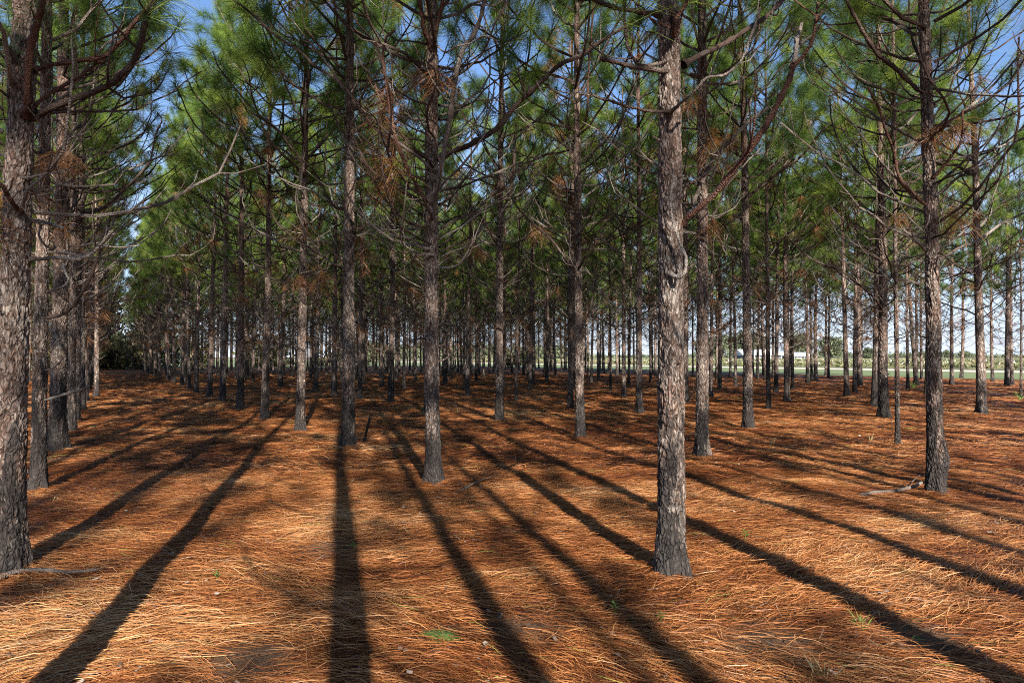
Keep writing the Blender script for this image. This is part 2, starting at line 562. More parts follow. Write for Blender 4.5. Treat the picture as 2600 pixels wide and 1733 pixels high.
def pine_crown(seed, H=14.5, base_live=5.2, base_dead=2.9, per=46, w=0.0042, seg2=True, sides=5, r_at=None, dens=1.0, browns=0.03, lod=0, reach=1.0, thin=False):
    rng = np.random.default_rng(seed)
    geo = Geo()
    tips, dirs, dt, dd = [], [], [], []
    h = base_dead
    az = rng.uniform(0, 2 * PI)
    while h < H - 0.25:
        f = (h - base_dead) / (H - base_dead)
        live = h > base_live
        k = rng.integers(2, 5) if live else rng.integers(1, 3 if thin else 5)
        if live and rng.random() > dens:
            k = max(1, k - 1)
        for j in range(k):
            az += 2.399 + rng.normal(0, 0.35)
            if live:
                g_ = (h - base_live) / (H - base_live)
                L = (2.75 * (1 - g_) ** 0.5 + 0.35) * rng.uniform(0.75, 1.15) * (0.8 + 0.2 * min(1, g_ * 4)) * reach
                e0 = math.radians(rng.uniform(8, 38) + 22 * g_); e1 = math.radians(rng.uniform(48, 80))
                r0 = 0.008 + 0.0062 * L
            else:
                L = rng.uniform(0.5, 2.7) * reach
                e0 = math.radians(rng.uniform(-8, 42)); e1 = math.radians(rng.uniform(25, 105))
                r0 = 0.007 + 0.0050 * L
            if lod == 2 and not live and L < 0.8:
                continue
            rt = r_at(h)
            p0 = np.array([math.cos(az) * rt * 0.6, math.sin(az) * rt * 0.6, h + rng.uniform(-0.1, 0.1)])
            n = 9 if lod < 2 else 5
            path = limb_path(rng, p0, az, L, e0, e1, n, 0.30 if live else 0.75)
            pale = rng.random() < (0.55 if not live else 0.15)
            rad = np.linspace(r0, max(0.004, r0 * 0.4), n)
            V, Q, T = tube(path, rad, sides, rng, 0.10 if lod < 2 else 0)
            geo.add(V, Q, T, mat=3 if pale else 0)
            nsub = rng.integers(2, 5) if live else rng.integers(1, 6)
            if lod == 2:
                nsub = max(1, nsub - 2) if live else 0
            ends = [path[-1]]; ed = [path[-1] - path[-2]]
            for s in range(nsub):
                tt = rng.uniform(0.3, 0.92)
                i = min(n - 2, int(tt * (n - 1)))
                q0 = path[i]
                dvec = path[i + 1] - path[i]
                a2 = math.atan2(dvec[1], dvec[0]) + rng.choice([-1, 1]) * rng.uniform(0.4, 1.15)
                L2 = L * rng.uniform(0.18, 0.42) * (1.2 - 0.5 * tt)
                m = 5 if lod < 2 else 3
                p2 = limb_path(rng, q0, a2, L2, math.radians(rng.uniform(0, 35)), math.radians(rng.uniform(45, 85)), m)
                V, Q, T = tube(p2, np.linspace(rad[i] * 0.65, 0.0035, m), max(3, sides - 1), rng, 0)
                geo.add(V, Q, T, mat=3 if pale else 0)
                ends.append(p2[-1]); ed.append(p2[-1] - p2[-2])
                if live and rng.random() < 0.15:
                    ends.append(p2[m // 2]); ed.append(p2[m // 2] - p2[m // 2 - 1] + rng.normal(0, 0.03, 3))
            if live:
                g_ = (h - base_live) / (H - base_live)
                for e_, d_ in zip(ends, ed):
                    if rng.random() < browns * max(0, 1.3 - 1.6 * g_) * 1.6:
                        dt.append(e_); dd.append(d_)
                    elif g_ > 0.14 or rng.random() < 0.55:
                        tips.append(e_); dirs.append(d_)
                if rng.random() < 0.3:
                    i = int((n - 1) * rng.uniform(0.65, 0.9)); tips.append(path[i]); dirs.append(path[i] - path[i - 1] + rng.normal(0, 0.04, 3))
            elif rng.random() < 0.16:
                dt.append(path[rng.integers(1, n)]); dd.append(path[-1] - path[-2])
        h += (rng.uniform(0.34, 0.60) * (1.5 if thin else 1.0)) if live else rng.uniform(0.20, 0.42) * (1.6 if thin else 0.75)
    tips.append(np.array([0, 0, H])); dirs.append(np.array([0, 0, 1.0]))
    add_tufts(geo, tips, dirs, per, w, rng, seg2, 1)
    add_tufts(geo, dt, dd, int(per * 0.5), w, rng, seg2, 2, 1.0, dead=True)
    return geo


CROWN_MATS = [M_TWIG, M_NEED, M_BROWN, M_TWIGP]


def stem_r(h, H, r0):
    f = np.clip(np.asarray(h, float) / H, 0, 1)
    return r0 * ((1 - f) ** 0.75 * 0.86 + 0.06) + r0 * 0.46 * np.exp(-np.asarray(h) / 0.15) + r0 * 0.10 * np.exp(-np.asarray(h) / 0.9)


def stem_axis(h, bend):
    """gentle sweep of the trunk axis"""
    h = np.asarray(h, float)
    return np.stack([bend[0] * np.sin(h * bend[2]) + bend[3] * np.sin(h * 0.9 + bend[4]) * 0.5 * np.clip(h / 2, 0, 1),
                     bend[1] * np.sin(h * bend[2] * 0.8) + bend[3] * np.sin(h * 0.8 + bend[4] * 2) * 0.5 * np.clip(h / 2, 0, 1), h], -1)


def trunk_geo(seed, H, r0, near, bend, top=None, knot=None):
    rng = np.random.default_rng(seed)
    geo = Geo()
    top = top or H
    if near:
        sides = 112; hs = np.concatenate([np.arange(-0.12, min(top, 6.5), 0.011), np.arange(6.5, top, 0.25)]) if top > 6.5 else np.arange(-0.12, top, 0.011)
    else:
        sides = 14; hs = np.concatenate([[-0.12, 0.0, 0.08, 0.18, 0.35], np.arange(0.6, H, 0.45)])
    th = np.arange(sides) * 2 * PI / sides
    HH, TH = np.meshgrid(hs, th, indexing='ij')
    R = stem_r(HH.clip(0), H, r0)
    lob = np.exp(-HH.clip(0) / 0.22)
    R *= 1 + 0.17 * lob * np.cos(TH * 4 + seed + 0.6 * np.sin(TH * 2 + seed)) + 0.08 * lob * np.cos(TH * 7 + 2 * seed)
    # waves and branch collars
    c1 = np.cos(TH); s1 = np.sin(TH)
    R *= 1 + 0.035 * vn(c1 * 1.4 + 7.1 * seed, HH * 1.8 + s1 * 1.2, seed) + 0.02 * vn(c1 * 3 + 1.7 * seed, HH * 6 + s1 * 3, seed + 3)
    crack = np.zeros_like(R)
    if near:
        # plates of bark: jittered cells round the stem; grooves where two cells meet
        circ = 2 * PI * r0
        nc = max(9, int(round(circ / 0.046)))
        hc = 0.092
        wx = TH / (2 * PI) * nc
        wy = HH / hc
        a_ = wx + 0.45 * vn(TH * 9 / PI * 1.0 * 2, HH * 22, seed + 1)
        b_ = wy + 0.55 * vn(TH * 9 / PI * 1.0 * 2 + 50, HH * 16, seed + 2)
        f1 = np.full(R.shape, 9.0); f2 = np.full(R.shape, 9.0); idv = np.zeros(R.shape)
        ia = np.floor(a_); ib = np.floor(b_)
        for dx in (-1, 0, 1):
            for dy in (-1, 0, 1):
                cx = ia + dx; cy = ib + dy
                jx = hash2(np.mod(cx, nc), cy, seed * 7 + 1); jy = hash2(np.mod(cx, nc), cy, seed * 7 + 2)
                d = np.hypot(a_ - cx - jx, (b_ - cy - jy) * 1.0)
                up = d < f1
                f2 = np.where(up, f1, np.minimum(f2, d)); idv = np.where(up, hash2(np.mod(cx, nc), cy, seed + 9), idv); f1 = np.where(up, d, f1)
        e = f2 - f1
        crack = np.clip(1 - e / 0.24, 0, 1)
        crack *= np.clip(0.8 + 0.6 * vn(TH * 3, HH * 3.1, seed + 5) + (hash2(ia, ib, 5) > 0.5) * 0.2, 0.12, 1)
        dep = 0.014 * (r0 / 0.12)
        R += dep * (idv - 0.5) * 0.9 - dep * 1.25 * crack + 0.0016 * (hash2(np.floor(TH * 40), np.floor(HH * 90), 4) - 0.5) + 0.003 * vn(TH * 14, HH * 30, seed + 6)
        ti = np.floor(TH / (2 * PI) * sides)
    if knot is not None:
        kt, kh, ka, ks = knot
        dth = np.angle(np.exp(1j * (TH - kt)))
        R += ka * np.exp(-(dth / 0.6) ** 2 - ((HH - kh) / ks) ** 2)
    # whorl swellings
    for hw in np.arange(2.4, min(H, 9), 0.62):
        R *= 1 + 0.035 * np.exp(-((HH - hw - 0.1 * math.sin(seed + hw * 9)) / 0.07) ** 2)
    ax = stem_axis(hs, bend)
    P = np.stack([ax[:, 0:1] + R * c1, ax[:, 1:2] + R * s1, np.repeat(ax[:, 2:3], sides, 1)], -1)
    n = len(hs)
    i = np.arange(n - 1)[:, None] * sides; j = np.arange(sides)[None]; k = (j + 1) % sides
    Q = np.stack([i + j, i + k, i + sides + k, i + sides + j], -1).reshape(-1, 4)
    geo.add(P.reshape(-1, 3), Q, mat=0, a=(crack ** 0.8).ravel() * 0.97)
    # dead branch stubs
    for s in range(rng.integers(3, 7) if near else 3):
        h = rng.uniform(0.9, 3.4); a = rng.uniform(0, 2 * PI); L = rng.uniform(0.03, 0.10) if rng.random() < 0.7 else rng.uniform(0.15, 0.35)
        p0 = stem_axis(h, bend); r = float(stem_r(h, H, r0))
        d = np.array([math.cos(a), math.sin(a), rng.uniform(0.0, 0.5)])
        pts = np.stack([p0 + d * (r * 0.6), p0 + d * (r + L * 0.5), p0 + d * (r + L) + np.array([0, 0, L * 0.2])])
        Vv, Qq, Tt = tube(pts, [0.012, 0.009, 0.006], 6, rng, 0.05)
        geo.add(Vv, Qq, Tt, mat=0, a=np.full(len(Vv), 0.35))
    return geo


RB = 0.122
H0 = 14.5
r_at0 = lambda h: float(stem_r(h, H0, RB))


def bend_for(rng, amp=1.0):
    return (rng.uniform(-0.07, 0.07) * amp, rng.uniform(-0.07, 0.07) * amp, rng.uniform(0.22, 0.4), rng.uniform(0.01, 0.045) * amp, rng.uniform(0, 6))


class Proto:
    pass


def make_proto(seed, kind):
    p = Proto()
    rng = np.random.default_rng(seed)
    b = bend_for(rng, 1.0)
    H = 14.5 * rng.uniform(0.93, 1.04)
    ra = lambda h: float(stem_r(h, H, RB))
    if kind == 'near':
        g_ = pine_crown(seed, H, base_live=rng.uniform(5.0, 5.8), base_dead=3.0, per=190, w=0.0048, seg2=True, sides=6, r_at=ra)
    elif kind == 'mid':
        g_ = pine_crown(seed, H, base_live=rng.uniform(4.4, 5.4), base_dead=2.3, per=115, w=0.0085, seg2=False, sides=4, r_at=ra, browns=0.05)
    elif kind == 'high':  # unseen pines: live crown raised and thinned to let sun onto the foreground
        g_ = pine_crown(seed, H, base_live=rng.uniform(6.3, 7.4), base_dead=3.0, per=125, w=0.0085, seg2=False, sides=5, r_at=ra, dens=0.75, thin=True)
    else:
        g_ = pine_crown(seed, H, base_live=4.1, base_dead=2.5, per=30, w=0.024, seg2=False, sides=3, r_at=ra, lod=2, browns=0.05)
    # follow the sweep of the trunk
    for i, V in enumerate(g_.v):
        ax = stem_axis(V[:, 2].clip(0), b)
        V[:, 0] += ax[:, 0]; V[:, 1] += ax[:, 1]
    p.crown = g_; p.bend = b; p.H = H
    p.trunk = trunk_geo(seed, H, RB, False, b)
    if kind != 'far':
        p.crown_me = g_.mesh('crown', CROWN_MATS)
        p.trunk_me = p.trunk.mesh('trunk', [M_BARKF], smooth=True)
    return p


P_NEAR = [make_proto(100 + i, 'near') for i in range(5)]
P_MID = [make_proto(200 + i, 'mid') for i in range(8)]
P_HIGH = [make_proto(300 + i, 'high') for i in range(3)]
P_FAR = [make_proto(400 + i, 'far') for i in range(4)]

# ------------------------------------------------------------------ where the pines stand: planted rows, measured in the photograph
MEAS = [(30,1470,95),(97,1246,45),(147,1153,50),(182,1101,25),(194,1067,22),(208,1042,20),(220,1019,15),(1705,1470,90),(1100,1228,50),(884,1145,42),
(762,1093,29),(672,1061,24),(610,1039,23),(565,1023,20),(532,1007,16),(499,997,13),(481,988,11),(462,981,12),(442,972,12),(429,966,11),(406,960,11),
(394,955,10),(1268,1075,27),(1474,1113,30),(1448,1034,20),(1623,1052,22),(1584,1011,15),(1187,1008,15),(1310,1021,11),(992,1029,19),(914,1015,15),
(1026,988,11),(971,983,12),(1345,994,12),(1055,970,11),(1007,964,10),(1354,977,9),(1145,964,9),(1209,968,9),(1228,958,9),(1550,994,9),(1501,971,9),
(1411,956,9),(1596,977,9),(1652,969,9),(1179,983,9),(1782,1163,42),(1899,1086,31),(1951,1042,15),(1998,1021,19),(1970,998,14),(2012,990,11),
(1827,991,14),(1805,1009,13),(1868,982,11),(1854,960,9),(2150,1009,17),(2170,996,14),(2184,967,14),(2071,967,14),(2061,967,9),(2219,1032,20),
(2243,1064,31),(2279,1130,15),(2377,1263,50),(2305,987,10),(2326,977,14),(2340,962,9),(2416,977,12),(2441,960,11),(2491,1051,29),(2520,969,10),
(2557,979,18),(2569,977,12),(2592,1015,8),(2352,1004,12),(2098,954,10),(1939,951,9)]
ROWV = [-0.77, 3.35, 7.95, 12.3, 16.8, 20.6, 24.9, 28.6, 32.2, 36.0, 39.8, 43.5, 47.2, 51.0]
rows = {}
for (px, py, w) in MEAS:
    p = on_ground(px if px != 30 else 14, py)
    u, v = row_uv(p[0], p[1])
    r = min(range(len(ROWV)), key=lambda i: abs(ROWV[i] - v))
    rows.setdefault(r, []).append((u, v, min(w / F * p[1] * 0.405, 0.14), (px, py)))
rng = np.random.default_rng(77)
trees = []
for r in range(len(ROWV)):
    L = sorted(rows.get(r, []))
    full = []
    for i, e in enumerate(L):
        full.append(e)
        nxt = L[i + 1][0] if i + 1 < len(L) else UEND
        gap = nxt - e[0]
        k = int(round(gap / 3.5))
        if i + 1 < len(L) and k < 2:
            continue
        for j in range(1, k):
            if rng.random() < 0.94:
                full.append((e[0] + gap * j / k + rng.normal(0, 0.3), ROWV[r] + rng.normal(0, 0.2 if r else 0.12) - (0.014 * (e[0] + gap * j / k - 26) if r == 0 else 0), rng.uniform(0.085, 0.130), None))
    for e in full:
        trees.append((r, e))
for r, vv in enumerate([-5.0, -9.2, -13.4, -17.6, -21.8, -26.0]):
    u = 9.0 + 6 * r
    while u < UEND:
        trees.append((-1 - r, (u + rng.normal(0, 0.3), vv + rng.normal(0, 0.2), rng.uniform(0.09, 0.13), None)))
        u += 3.5


def uv_xy(u, v):
    q = DV * u + NV * v
    return float(q[0]), float(q[1])


ORD = ['first', 'second', 'third', 'fourth', 'fifth', 'sixth', 'seventh', 'eighth', 'ninth', 'tenth', 'eleventh', 'twelfth', 'thirteenth', 'fourteenth', 'fifteenth',
       'sixteenth', 'seventeenth', 'eighteenth', 'nineteenth', 'twentieth']


def row_name(r):
    if r == 0:
        return 'row left of the bare lane'
    if r == 1:
        return 'row edging the lane on its right'
    if r < 0:
        return ORD[-r] + ' row left of the lane'
    return ORD[r - 1] + ' row right of the lane'


SPECIAL = {
    (30, 1470): 'thick pale flaky-barked pine cut off by the left edge of the photo',
    (97, 1246): 'dark narrow pine trunk just behind the thick pale pine at the far left',
    (147, 1153): 'broad-footed pine with long upswept bare branches, third along the left side of the lane',
    (1705, 1470): 'thickest nearest pine with scaly grey and rust bark and a hooked pale dead branch',
    (1100, 1228): 'straight pine with black charred foot and two long arching branches left of centre',
    (884, 1145): 'pine with sooty black foot beside the charred upright stick',
    (2377, 1263): 'pine with a swollen burl at its foot and a pale fallen branch beside it',
    (1782, 1163): 'pine close behind the thickest scaly trunk, with a pale broken-off limb',
    (2279, 1130): 'very thin dark young pine between two thick trunks on the right',
    (1310, 1021): 'very thin pale young pine trunk in the middle of the forest floor',
    (1268, 1075): 'brightly sunlit pale pine trunk just right of the centre with a round knot scar',
    (2592, 1015): 'very thin crooked young pine at the right edge of the photo',
    (2326, 977): 'leaning pine near the field edge seen left of the burl-footed pine',
}

# traced limbs: (tree key, [(px, py, nearer/farther)], start radius, end radius, material, live tip)
LIMBS = [
 ((1705,1470), [(1728,572,0),(1752,548,-.1),(1815,494,-.25),(1868,429,-.4),(1914,367,-.5),(1964,291,-.55),(2006,199,-.6),(2018,157,-.6)], .021,.016,'r',0),
 ((1705,1470), [(2016,165,-.6),(2035,145,-.62),(2056,119,-.65),(2068,70,-.68),(2075,5,-.7)], .013,.008,'r',0),
 ((1705,1470), [(2016,165,-.6),(2026,110,-.55),(2037,57,-.5)], .015,.012,'p',0),
 ((1705,1470), [(1735,166,0),(1765,148,.05),(1853,103,.25),(1930,54,.4),(1987,0,.5),(2020,-60,.6)], .021,.015,'d',1),
 ((1705,1470), [(1715,34,0),(1665,36,-.05),(1589,27,-.2),(1539,13,-.3),(1490,-8,-.4),(1440,-60,-.5)], .020,.013,'d',1),
 ((1705,1470), [(1715,184,0),(1640,178,-.2),(1582,166,-.35),(1523,151,-.5)], .019,.014,'d',0),
 ((1705,1470), [(1720,150,0),(1670,162,-.1),(1623,165,-.25),(1602,140,-.35),(1588,95,-.4),(1583,31,-.45),(1586,-40,-.5)], .012,.008,'d',1),
 ((1705,1470), [(1700,283,-.09),(1654,281,-.35),(1600,268,-.5),(1558,254,-.6),(1515,238,-.65),(1474,231,-.7)], .011,.007,'d',0),
 ((1705,1470), [(1705,283,-.09),(1735,255,-.3),(1765,225,-.4),(1790,195,-.4),(1840,187,-.4),(1880,150,-.4),(1900,90,-.4),(1925,20,-.4)], .010,.006,'p',0),
 ((1705,1470), [(1700,694,-.08),(1722,703,-.18),(1736,688,-.22),(1739,655,-.22),(1726,618,-.2),(1712,570,-.2),(1705,520,-.2),(1708,480,-.2),(1716,458,-.2)], .013,.006,'p',0),
 ((1705,1470), [(1700,18,-.05),(1722,60,-.14),(1712,95,-.15),(1716,55,-.3),(1745,10,-.35),(1775,-60,-.4)], .016,.012,'r',1),
 ((1705,1470), [(1745,1018,0),(1757,1004,-.1),(1777,985,-.2)], .007,.004,'d',0),
 ((1100,1228), [(1108,402,0),(1135,392,.0),(1194,367,-.3),(1256,329,-.6),(1309,268,-.8),(1363,218,-1.0),(1416,168,-1.1),(1470,142,-1.2),(1512,111,-1.3),(1577,69,-1.4)], .036,.016,'d',0),
 ((1100,1228), [(1090,402,0),(1062,388,.05),(1015,364,.2),(946,318,.4),(888,237,.6),(850,195,.8),(804,168,.9),(760,125,1.0),(708,92,1.1),(631,23,1.2),(585,-10,1.3)], .030,.014,'d',1),
 ((1100,1228), [(1092,512,0),(1076,497,-.1),(1041,440,-.3),(1003,344,-.5),(988,249,-.5),(976,153,-.6),(984,99,-.6),(1007,77,-.6)], .026,.014,'r',0),
 ((1100,1228), [(1094,574,0),(1060,572,-.1),(1022,555,-.2),(965,490,-.4),(930,421,-.5),(905,370,-.5),(880,300,-.5)], .017,.008,'d',0),
 ((1100,1228), [(1094,512,-.05),(1110,480,-.15),(1125,402,-.2),(1145,291,-.3),(1156,210,-.4),(1175,130,-.4),(1206,84,-.4),(1225,30,-.4),(1235,-30,-.4)], .034,.024,'p',0),
 ((1100,1228), [(1095,110,-.05),(1078,80,-.2),(1070,40,-.3),(1063,-10,-.4)], .032,.025,'r',0),
 ((1100,1228), [(1097,120,-.05),(1104,96,-.2),(1115,45,-.3),(1126,-10,-.4)], .024,.02,'r',0),
 ((1100,1228), [(1092,628,0),(1070,622,-.1),(1034,606,-.4),(995,598,-.7),(950,570,-.8)], .018,.008,'p',0),
 ((1100,1228), [(1092,863,0),(1070,858,-.1),(1048,862,-.3),(1030,862,-.4),(1020,845,-.45),(1016,822,-.5)], .012,.007,'d',0),
 ((1100,1228), [(1104,681,0),(1122,680,-.1),(1148,677,-.3),(1168,669,-.4),(1190,635,-.5),(1206,600,-.55)], .015,.010,'p',0),
 ((1100,1228), [(1104,110,0),(1130,132,-.3),(1160,118,-.5),(1195,110,-.7),(1228,92,-.9),(1265,104,-1.1)], .012,.007,'p',0),
 ((1100,1228), [(1085,112,0),(1040,105,.2),(1005,100,.4),(960,55,.6),(935,10,.8)], .012,.008,'d',1),
 ((2377,1263), [(2361,524,0),(2347,517,-.05),(2318,488,-.1),(2289,459,-.2),(2276,425,-.25),(2270,383,-.3),(2247,325,-.4),(2228,268,-.5),(2213,245,-.55),(2201,222,-.6)], .021,.010,'r',0),
 ((2377,1263), [(2352,234,0),(2335,230,-.05),(2305,205,-.1),(2274,176,-.2),(2228,138,-.3),(2194,92,-.4),(2171,46,-.5),(2148,0,-.6),(2135,-50,-.6)], .026,.016,'d',1),
 ((2377,1263), [(2352,284,0),(2331,281,-.05),(2289,287,-.3),(2259,268,-.5),(2240,245,-.6),(2236,215,-.6)], .012,.006,'d',0),
 ((2377,1263), [(2348,226,0),(2368,207,.1),(2398,190,.2),(2427,172,.3),(2455,150,.4),(2473,115,.5),(2481,57,.6)], .012,.007,'d',1),
 ((2377,1263), [(2350,228,0),(2370,226,-.05),(2408,230,-.4),(2450,236,-.7),(2504,241,-.9),(2600,243,-1.3),(2680,225,-1.6)], .016,.009,'p',0),
 ((2377,1263), [(2358,462,0),(2372,448,-.1),(2395,420,-.2),(2416,394,-.3),(2435,368,-.4),(2443,335,-.45),(2440,279,-.5)], .019,.011,'r',0),
 ((2377,1263), [(2360,508,0),(2374,497,-.05),(2400,475,.1),(2427,455,.2),(2455,437,.25),(2473,417,.3),(2481,384,.3),(2481,344,.3),(2495,290,.3)], .014,.007,'d',1),
 ((2377,1263), [(2346,40,0),(2325,38,0),(2300,38,.1),(2282,36,.2),(2236,15,.4),(2205,0,.5),(2170,-30,.6)], .014,.009,'p',1),
 ((2377,1263), [(2346,34,0),(2362,33,0),(2385,32,.2),(2408,23,.4),(2439,0,.6),(2470,-40,.8)], .013,.008,'d',1),
 ((2377,1263), [(2364,642,0),(2351,638,0),(2331,618,-.2),(2312,600,-.3),(2290,585,-.4)], .017,.012,'p',0),
 ((2377,1263), [(2364,642,0),(2381,638,.1),(2415,632,.2),(2446,629,.3)], .010,.006,'d',0),
 ((2377,1263), [(2364,648,0),(2385,642,-.1),(2415,662,-.3),(2450,684,-.4),(2480,695,-.5)], .011,.006,'d',0),
 ((30,1470), [(85,296,0),(119,283,-.1),(184,253,-.15),(268,222,-.2),(325,176,-.25),(352,130,-.3),(367,69,-.35),(385,25,-.4),(406,-10,-.4)], .024,.015,'d',1),
 ((30,1470), [(85,180,0),(111,168,.05),(172,157,.1),(260,142,.15),(291,115,.2),(320,80,.2),(344,50,.2),(383,0,.2),(400,-40,.2)], .017,.012,'r',1),
 ((30,1470), [(85,275,.05),(115,245,.1),(191,199,.2),(245,160,.2),(287,122,.2),(330,75,.2)], .014,.009,'r',0),
 ((30,1470), [(68,285,-.06),(66,262,-.18),(73,153,-.32),(92,57,-.42),(110,-15,-.5)], .026,.020,'r',1),
 ((30,1470), [(60,175,0),(34,149,-.1),(0,107,-.2),(-40,80,-.3)], .020,.014,'d',1),
 ((30,1470), [(60,540,0),(42,524,-.12),(20,495,-.25),(0,470,-.35),(-30,440,-.4)], .018,.012,'r',0),
 ((30,1470), [(70,658,.02),(100,657,.0),(150,654,-.05),(203,657,-.1),(245,638,-.1),(268,614,-.15),(290,585,-.2)], .013,.010,'p',0),
 ((30,1470), [(75,560,.02),(103,562,0),(130,568,-.05),(157,578,-.1)], .012,.009,'p',0),
 ((30,1470), [(60,320,-.02),(85,355,-.1),(100,330,-.2),(130,290,-.3)], .006,.003,'d',0),
 ((97,1246), [(100,810,0),(110,807,0),(153,799,-.1),(191,768,-.2),(230,703,-.3),(264,600,-.4),(290,530,-.4)], .020,.012,'d',0),
 ((97,1246), [(98,742,0),(115,741,0),(153,730,-.1),(170,718,-.15),(174,707,-.2),(168,690,-.2),(159,673,-.2)], .014,.011,'p',0),
 ((97,1246), [(95,1020,0),(112,1018,0),(172,1002,-.2),(205,992,-.25),(230,981,-.3)], .016,.014,'p',0),
 ((97,1246), [(95,940,0),(111,940,0),(138,931,-.1),(161,910,-.2)], .010,.007,'p',0),
 ((147,1153), [(168,567,0),(200,556,-.1),(268,524,-.3),(325,474,-.4),(375,421,-.5),(386,398,-.5),(398,344,-.5),(414,306,-.5),(402,287,-.5)], .024,.010,'d',0),
 ((147,1153), [(180,290,0),(210,283,0),(262,284,-.2),(290,276,-.3),(330,255,-.5),(350,230,-.5)], .018,.010,'d',1),
 ((147,1153), [(170,460,0),(200,440,0),(240,400,.2),(275,350,.3),(283,330,.3)], .013,.008,'d',0),
 ((147,1153), [(180,200,0),(215,195,0),(260,190,.2),(300,215,.3),(345,160,.3),(370,120,.3)], .014,.008,'d',1),
 ((1782,1163), [(1756,515,0),(1762,508,-.05),(1792,440,-.2),(1815,394,-.3),(1868,340,-.45),(1893,314,-.5),(1920,294,-.55),(1947,273,-.6)], .034,.026,'p',0),
 ((1782,1163), [(1888,318,-.5),(1897,285,-.55),(1907,249,-.6),(1918,225,-.6),(1922,195,-.6),(1910,150,-.6),(1895,130,-.6)], .014,.009,'p',0),
 ((1782,1163), [(1752,440,0),(1762,452,-.1),(1800,471,-.3),(1830,463,-.5),(1842,420,-.5),(1853,375,-.6),(1868,300,-.6)], .012,.007,'d',0),
 ((1782,1163), [(1752,190,0),(1790,190,-.1),(1830,188,-.2),(1880,150,-.3),(1905,130,-.35),(1925,90,-.4),(1928,30,-.4),(1925,-20,-.4)], .018,.011,'d',1),
 ((1782,1163), [(1770,800,0),(1783,796,-.05),(1798,765,-.2),(1812,705,-.3)], .013,.010,'p',0),
 ((2243,1064), [(2252,803,0),(2246,795,-.1),(2217,753,-.4),(2180,722,-.7),(2140,692,-1.0),(2064,661,-1.4),(2018,619,-1.7),(1990,590,-1.8)], .030,.014,'d',0),
 ((2243,1064), [(2250,820,0),(2262,800,-.2),(2245,768,-.4),(2230,740,-.5),(2215,650,-.5)], .014,.008,'d',0),
 ((1268,1075), [(1262,615,0),(1255,606,-.1),(1236,570,-.3),(1215,540,-.4),(1180,500,-.6),(1150,440,-.7)], .022,.012,'d',0),
 ((1268,1075), [(1262,825,0),(1250,818,-.1),(1225,790,-.3),(1212,745,-.4),(1200,690,-.5),(1185,620,-.5)], .016,.010,'d',0),
 ((1268,1075), [(1264,555,0),(1275,545,0),(1300,460,.2),(1310,330,.4),(1325,230,.6),(1345,130,.6),(1350,20,.6)], .045,.022,'d',1),
 ((1474,1113), [(1466,690,0),(1450,676,-.1),(1400,610,-.4),(1345,560,-.6),(1310,520,-.8),(1260,430,-1.0),(1215,330,-1.1)], .026,.012,'d',0),
 ((1474,1113), [(1468,852,0),(1476,840,-.1),(1500,775,-.3),(1510,720,-.4),(1508,660,-.4)], .016,.010,'d',0),
 ((1474,1113), [(1466,335,0),(1440,320,-.1),(1390,280,-.3),(1340,250,-.5),(1300,205,-.7),(1265,150,-.8)], .020,.010,'d',1),
 ((1474,1113), [(1468,485,0),(1455,488,-.1),(1400,460,-.3),(1345,410,-.5),(1330,370,-.6)], .018,.010,'p',0),
 ((1474,1113), [(1466,335,0),(1490,300,-.2),(1496,180,-.4),(1505,60,-.5),(1510,-20,-.6)], .024,.016,'r',0),
 ((884,1145), [(885,232,0),(905,232,0),(940,215,-.2),(965,175,-.3),(1005,140,-.4)], .022,.012,'p',0),
 ((884,1145), [(868,680,0),(850,672,-.1),(790,630,-.3),(740,600,-.5),(700,560,-.6),(680,500,-.6)], .018,.010,'d',0),
 ((884,1145), [(872,530,0),(845,520,-.1),(800,440,-.3),(760,400,-.5),(700,330,-.7),(640,290,-.9)], .022,.010,'d',0),
 ((884,1145), [(885,600,0),(905,590,0),(935,560,-.2),(960,500,-.3),(975,420,-.3)], .016,.008,'d',0),
 ((762,1093), [(770,520,0),(745,500,-.1),(700,430,-.3),(640,380,-.5),(600,300,-.7),(560,240,-.8)], .024,.010,'d',1),
 ((762,1093), [(782,400,0),(820,360,-.1),(850,330,-.2),(880,300,-.3)], .018,.010,'p',0),
 ((1899,1086), [(1890,690,0),(1880,668,-.1),(1868,620,-.3),(1850,590,-.4),(1820,530,-.5)], .018,.010,'d',0),
 ((1899,1086), [(1905,825,0),(1918,815,-.1),(1940,790,-.2),(1955,760,-.3),(1970,730,-.3)], .020,.010,'d',0),
 ((1899,1086), [(1900,500,0),(1925,480,-.1),(1990,430,-.3),(2040,390,-.5),(2090,330,-.6),(2160,260,-.7),(2180,200,-.7)], .026,.012,'d',1),
]

# ------------------------------------------------------------------ build the pines
def dist(e):
    x, y = uv_xy(e[0], e[1])
    return math.hypot(x, y)


def in_view(e):
    x, y = uv_xy(e[0], e[1])
    return y > 1.0 and abs(x) < 0.77 * y + 2.6


trees = [t_ for t_ in trees if in_view(t_[1])]
trees.sort(key=lambda t_: dist(t_[1]))
NIND = 272
indiv, farset = trees[:NIND], trees[NIND:]
rowcount = {}
LEAN = {(30, 1470): (75 - 33 - 28, 0), (2377, 1263): (-14, 0), (2326, 977): (-30, 0)}
LOOKS_S = ['grey-barked', 'rusty-barked', 'dark-footed', 'pale', 'rough-barked', 'shaded', 'straight']


